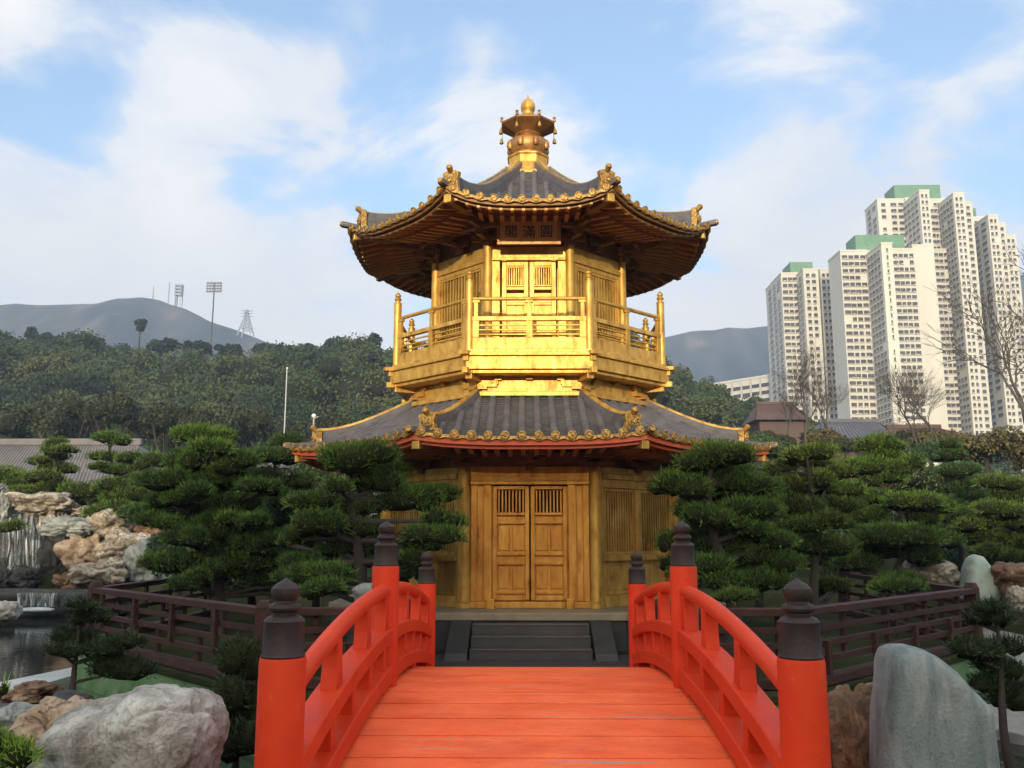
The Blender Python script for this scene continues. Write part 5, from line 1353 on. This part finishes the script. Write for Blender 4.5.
# masts
def mast(name, label, cat, px, pyt, pyb, Y, r, build, group=None):
    b = P(px, pyb, Y); t = P(px, pyt, Y); o = thing(name, label, cat, b); h = t.z - b.z
    build(o, h); return o
def flood(o, h):
    q = MB(); q.tube([(0, 0, -3), (0, 0, h - .5)], [.36, .28], 10); q.build('pole', 'bark_grey', o, smooth=60)
    s = 400 / F; f = MB()
    for k in range(4): f.box((0, -.3, h - .6 - k * 1.35), (7.4, .3, .22))
    for x in (-3.4, 0, 3.4): f.box((x, -.1, h - 2.6), (.2, .2, 4.6))
    f.build('lamp_frame', 'metal_dark', o)
    for k in range(4):
        for j in range(6):
            l = MB(); l.box((-3.0 + 1.2 * j, -.65, h - .7 - k * 1.35), (.85, .5, .85)); l.build('floodlight', 'metal_dark', o)
mast('floodlight_mast', 'tall grey floodlight mast rising above the wooded hill on the left', 'floodlight mast', 211, 282, 345, 400, 0, flood)
def pylon(o, h):
    q = MB()
    for sx in (-1, 1):
        for sy in (-1, 1): q.tube([(sx * 7, sy * 7, -6), (sx * 2.2, sy * 2.2, h * .62), (0, 0, h)], [.75, .55, .35], 5)
    for k in range(7):
        z0 = h * k / 7.5; z1 = h * (k + 1) / 7.5; w0 = 7 - 4.8 * min(1, z0 / (h * .62)); w1 = 7 - 4.8 * min(1, z1 / (h * .62))
        for sy in (-1, 1): q.tube([(-w0, sy * w0, z0), (w1, sy * w1, z1)], .4, 4); q.tube([(w0, sy * w0, z0), (-w1, sy * w1, z1)], .4, 4)
    for z in (.66, .8, .92): q.tube([(-6.5, 0, h * z), (6.5, 0, h * z)], .45, 5)
    q.build('lattice_frame', 'metal_grey', o)
mast('pylon', 'faint lattice power pylon on the right slope of the left mountain', 'pylon', 246, 309, 331, 930, 0, pylon)
def radio(o, h):
    q = MB(); q.tube([(0, 0, -8), (0, 0, h * .7)], 1.6, 8); q.tube([(-9, 0, -8), (-9, 0, h * 1.05)], .7, 6); q.build('mast_pole', 'metal_grey', o)
    q = MB()
    for k in range(4): q.lathe([(5.2, 0), (5.2, 1.8), (4.6, 2.0)], 12, (3, 0, h * (.25 + .18 * k)))
    for a in range(4): q.tube([(3 + 4.4 * math.cos(a * 1.57 + .7), 4.4 * math.sin(a * 1.57 + .7), -8), (3 + 4.4 * math.cos(a * 1.57 + .7), 4.4 * math.sin(a * 1.57 + .7), h * .85)], .6, 5)
    q.build('platforms', 'metal_grey', o)
mast('radio_tower', 'stout radio tower with stacked platforms on the left mountain top', 'radio tower', 176, 283, 300, 1005, 0, radio)
def whip(o, h): q = MB(); q.tube([(0, 0, -6), (0, 0, h)], [1.1, .5], 6); q.build('pole', 'metal_grey', o)
mast('antenna', 'thin antenna on the summit left of the radio tower', 'antenna', 153, 286, 297, 1005, 0, whip)
def palm(o, h):
    q = MB(); q.tube([(0, 0, -3), (0, 0, h * .9)], [.22, .18], 8); q.build('pole', 'bark', o, smooth=60)
    L_ = Leaves()
    for k in range(5):
        c = (random.uniform(-.7, .7), random.uniform(-.6, .6), h * (.72 + .07 * k)); L_.core(c, (.9, .9, .7), .7, ICO1); L_.quads(c, (1.0, 1.0, .9), 160, .6)
    link('crown', L_.mesh('crown', 'far_leaf'), o)
mast('mast_tree', 'pole with a leafy palm-like head above the left skyline', 'mast', 139, 322, 347, 230, 0, palm)
def pole(o, h):
    q = MB(); q.tube([(0, 0, -1), (0, 0, h)], [.055, .045], 8); q.build('pole', 'metal_grey', o, smooth=60)
    q = MB(); q.lathe([(.05, h), (.08, h + .05), (.03, h + .12)], 10); q.build('pole_tip', 'lamp_white', o, smooth=60)
mast('flag_pole', 'tall thin pale pole left of the pavilion in front of the wooded hill', 'pole', 284, 369, 440, 62, 0, pole)
def lamp(o, h):
    q = MB(); q.tube([(0, 0, -1), (0, 0, h - .3)], .05, 8); q.tube([(0, 0, h - .35), (.25, 0, h - .2)], .035, 6); q.build('pole', 'metal_grey', o)
    q = MB(); q.lathe([(.03, 0), (.10, .05), (.13, .14), (.10, .22), (.03, .26)], 14, (0, 0, h - .3)); q.build('lamp', 'lamp_white', o, smooth=60)
mast('lamp_post', 'small lamp post with a white head above the left lower roof corner', 'lamp post', 313, 413, 440, 50, 0, lamp)

# unseen ridge added behind the camera, its crest set to shade the garden
def ridge(x, y):
    crest = 23.3 + .5 * np.sin(x * .05) + .3 * np.sin(x * .17)
    return crest * np.exp(-((y + 95) / 22.0) ** 2) - .3
struct(link('hill', heightfield('hill', np.linspace(-300, 260, 120), np.linspace(-139, -30, 50), ridge, 'unseen_shade_hill')))  # unseen hill, added to shade the garden

# ------------------------------------------------------------------ haze
m = bpy.data.materials.new('haze_air'); m.use_nodes = True; nt = m.node_tree
for n in list(nt.nodes): nt.nodes.remove(n)
pv = nt.nodes.new('ShaderNodeVolumePrincipled'); pv.inputs['Color'].default_value = (.56, .70, .98, 1); pv.inputs['Density'].default_value = .00050; pv.inputs['Anisotropy'].default_value = 0.0
om = nt.nodes.new('ShaderNodeOutputMaterial'); nt.links.new(pv.outputs[0], om.inputs['Volume'])
MATS['haze_air'] = m
hb = MB(); hb.box((0, 700, 214), (4600, 1700, 434)); o = hb.build('haze', 'haze_air'); struct(o, None, None, 'stuff')
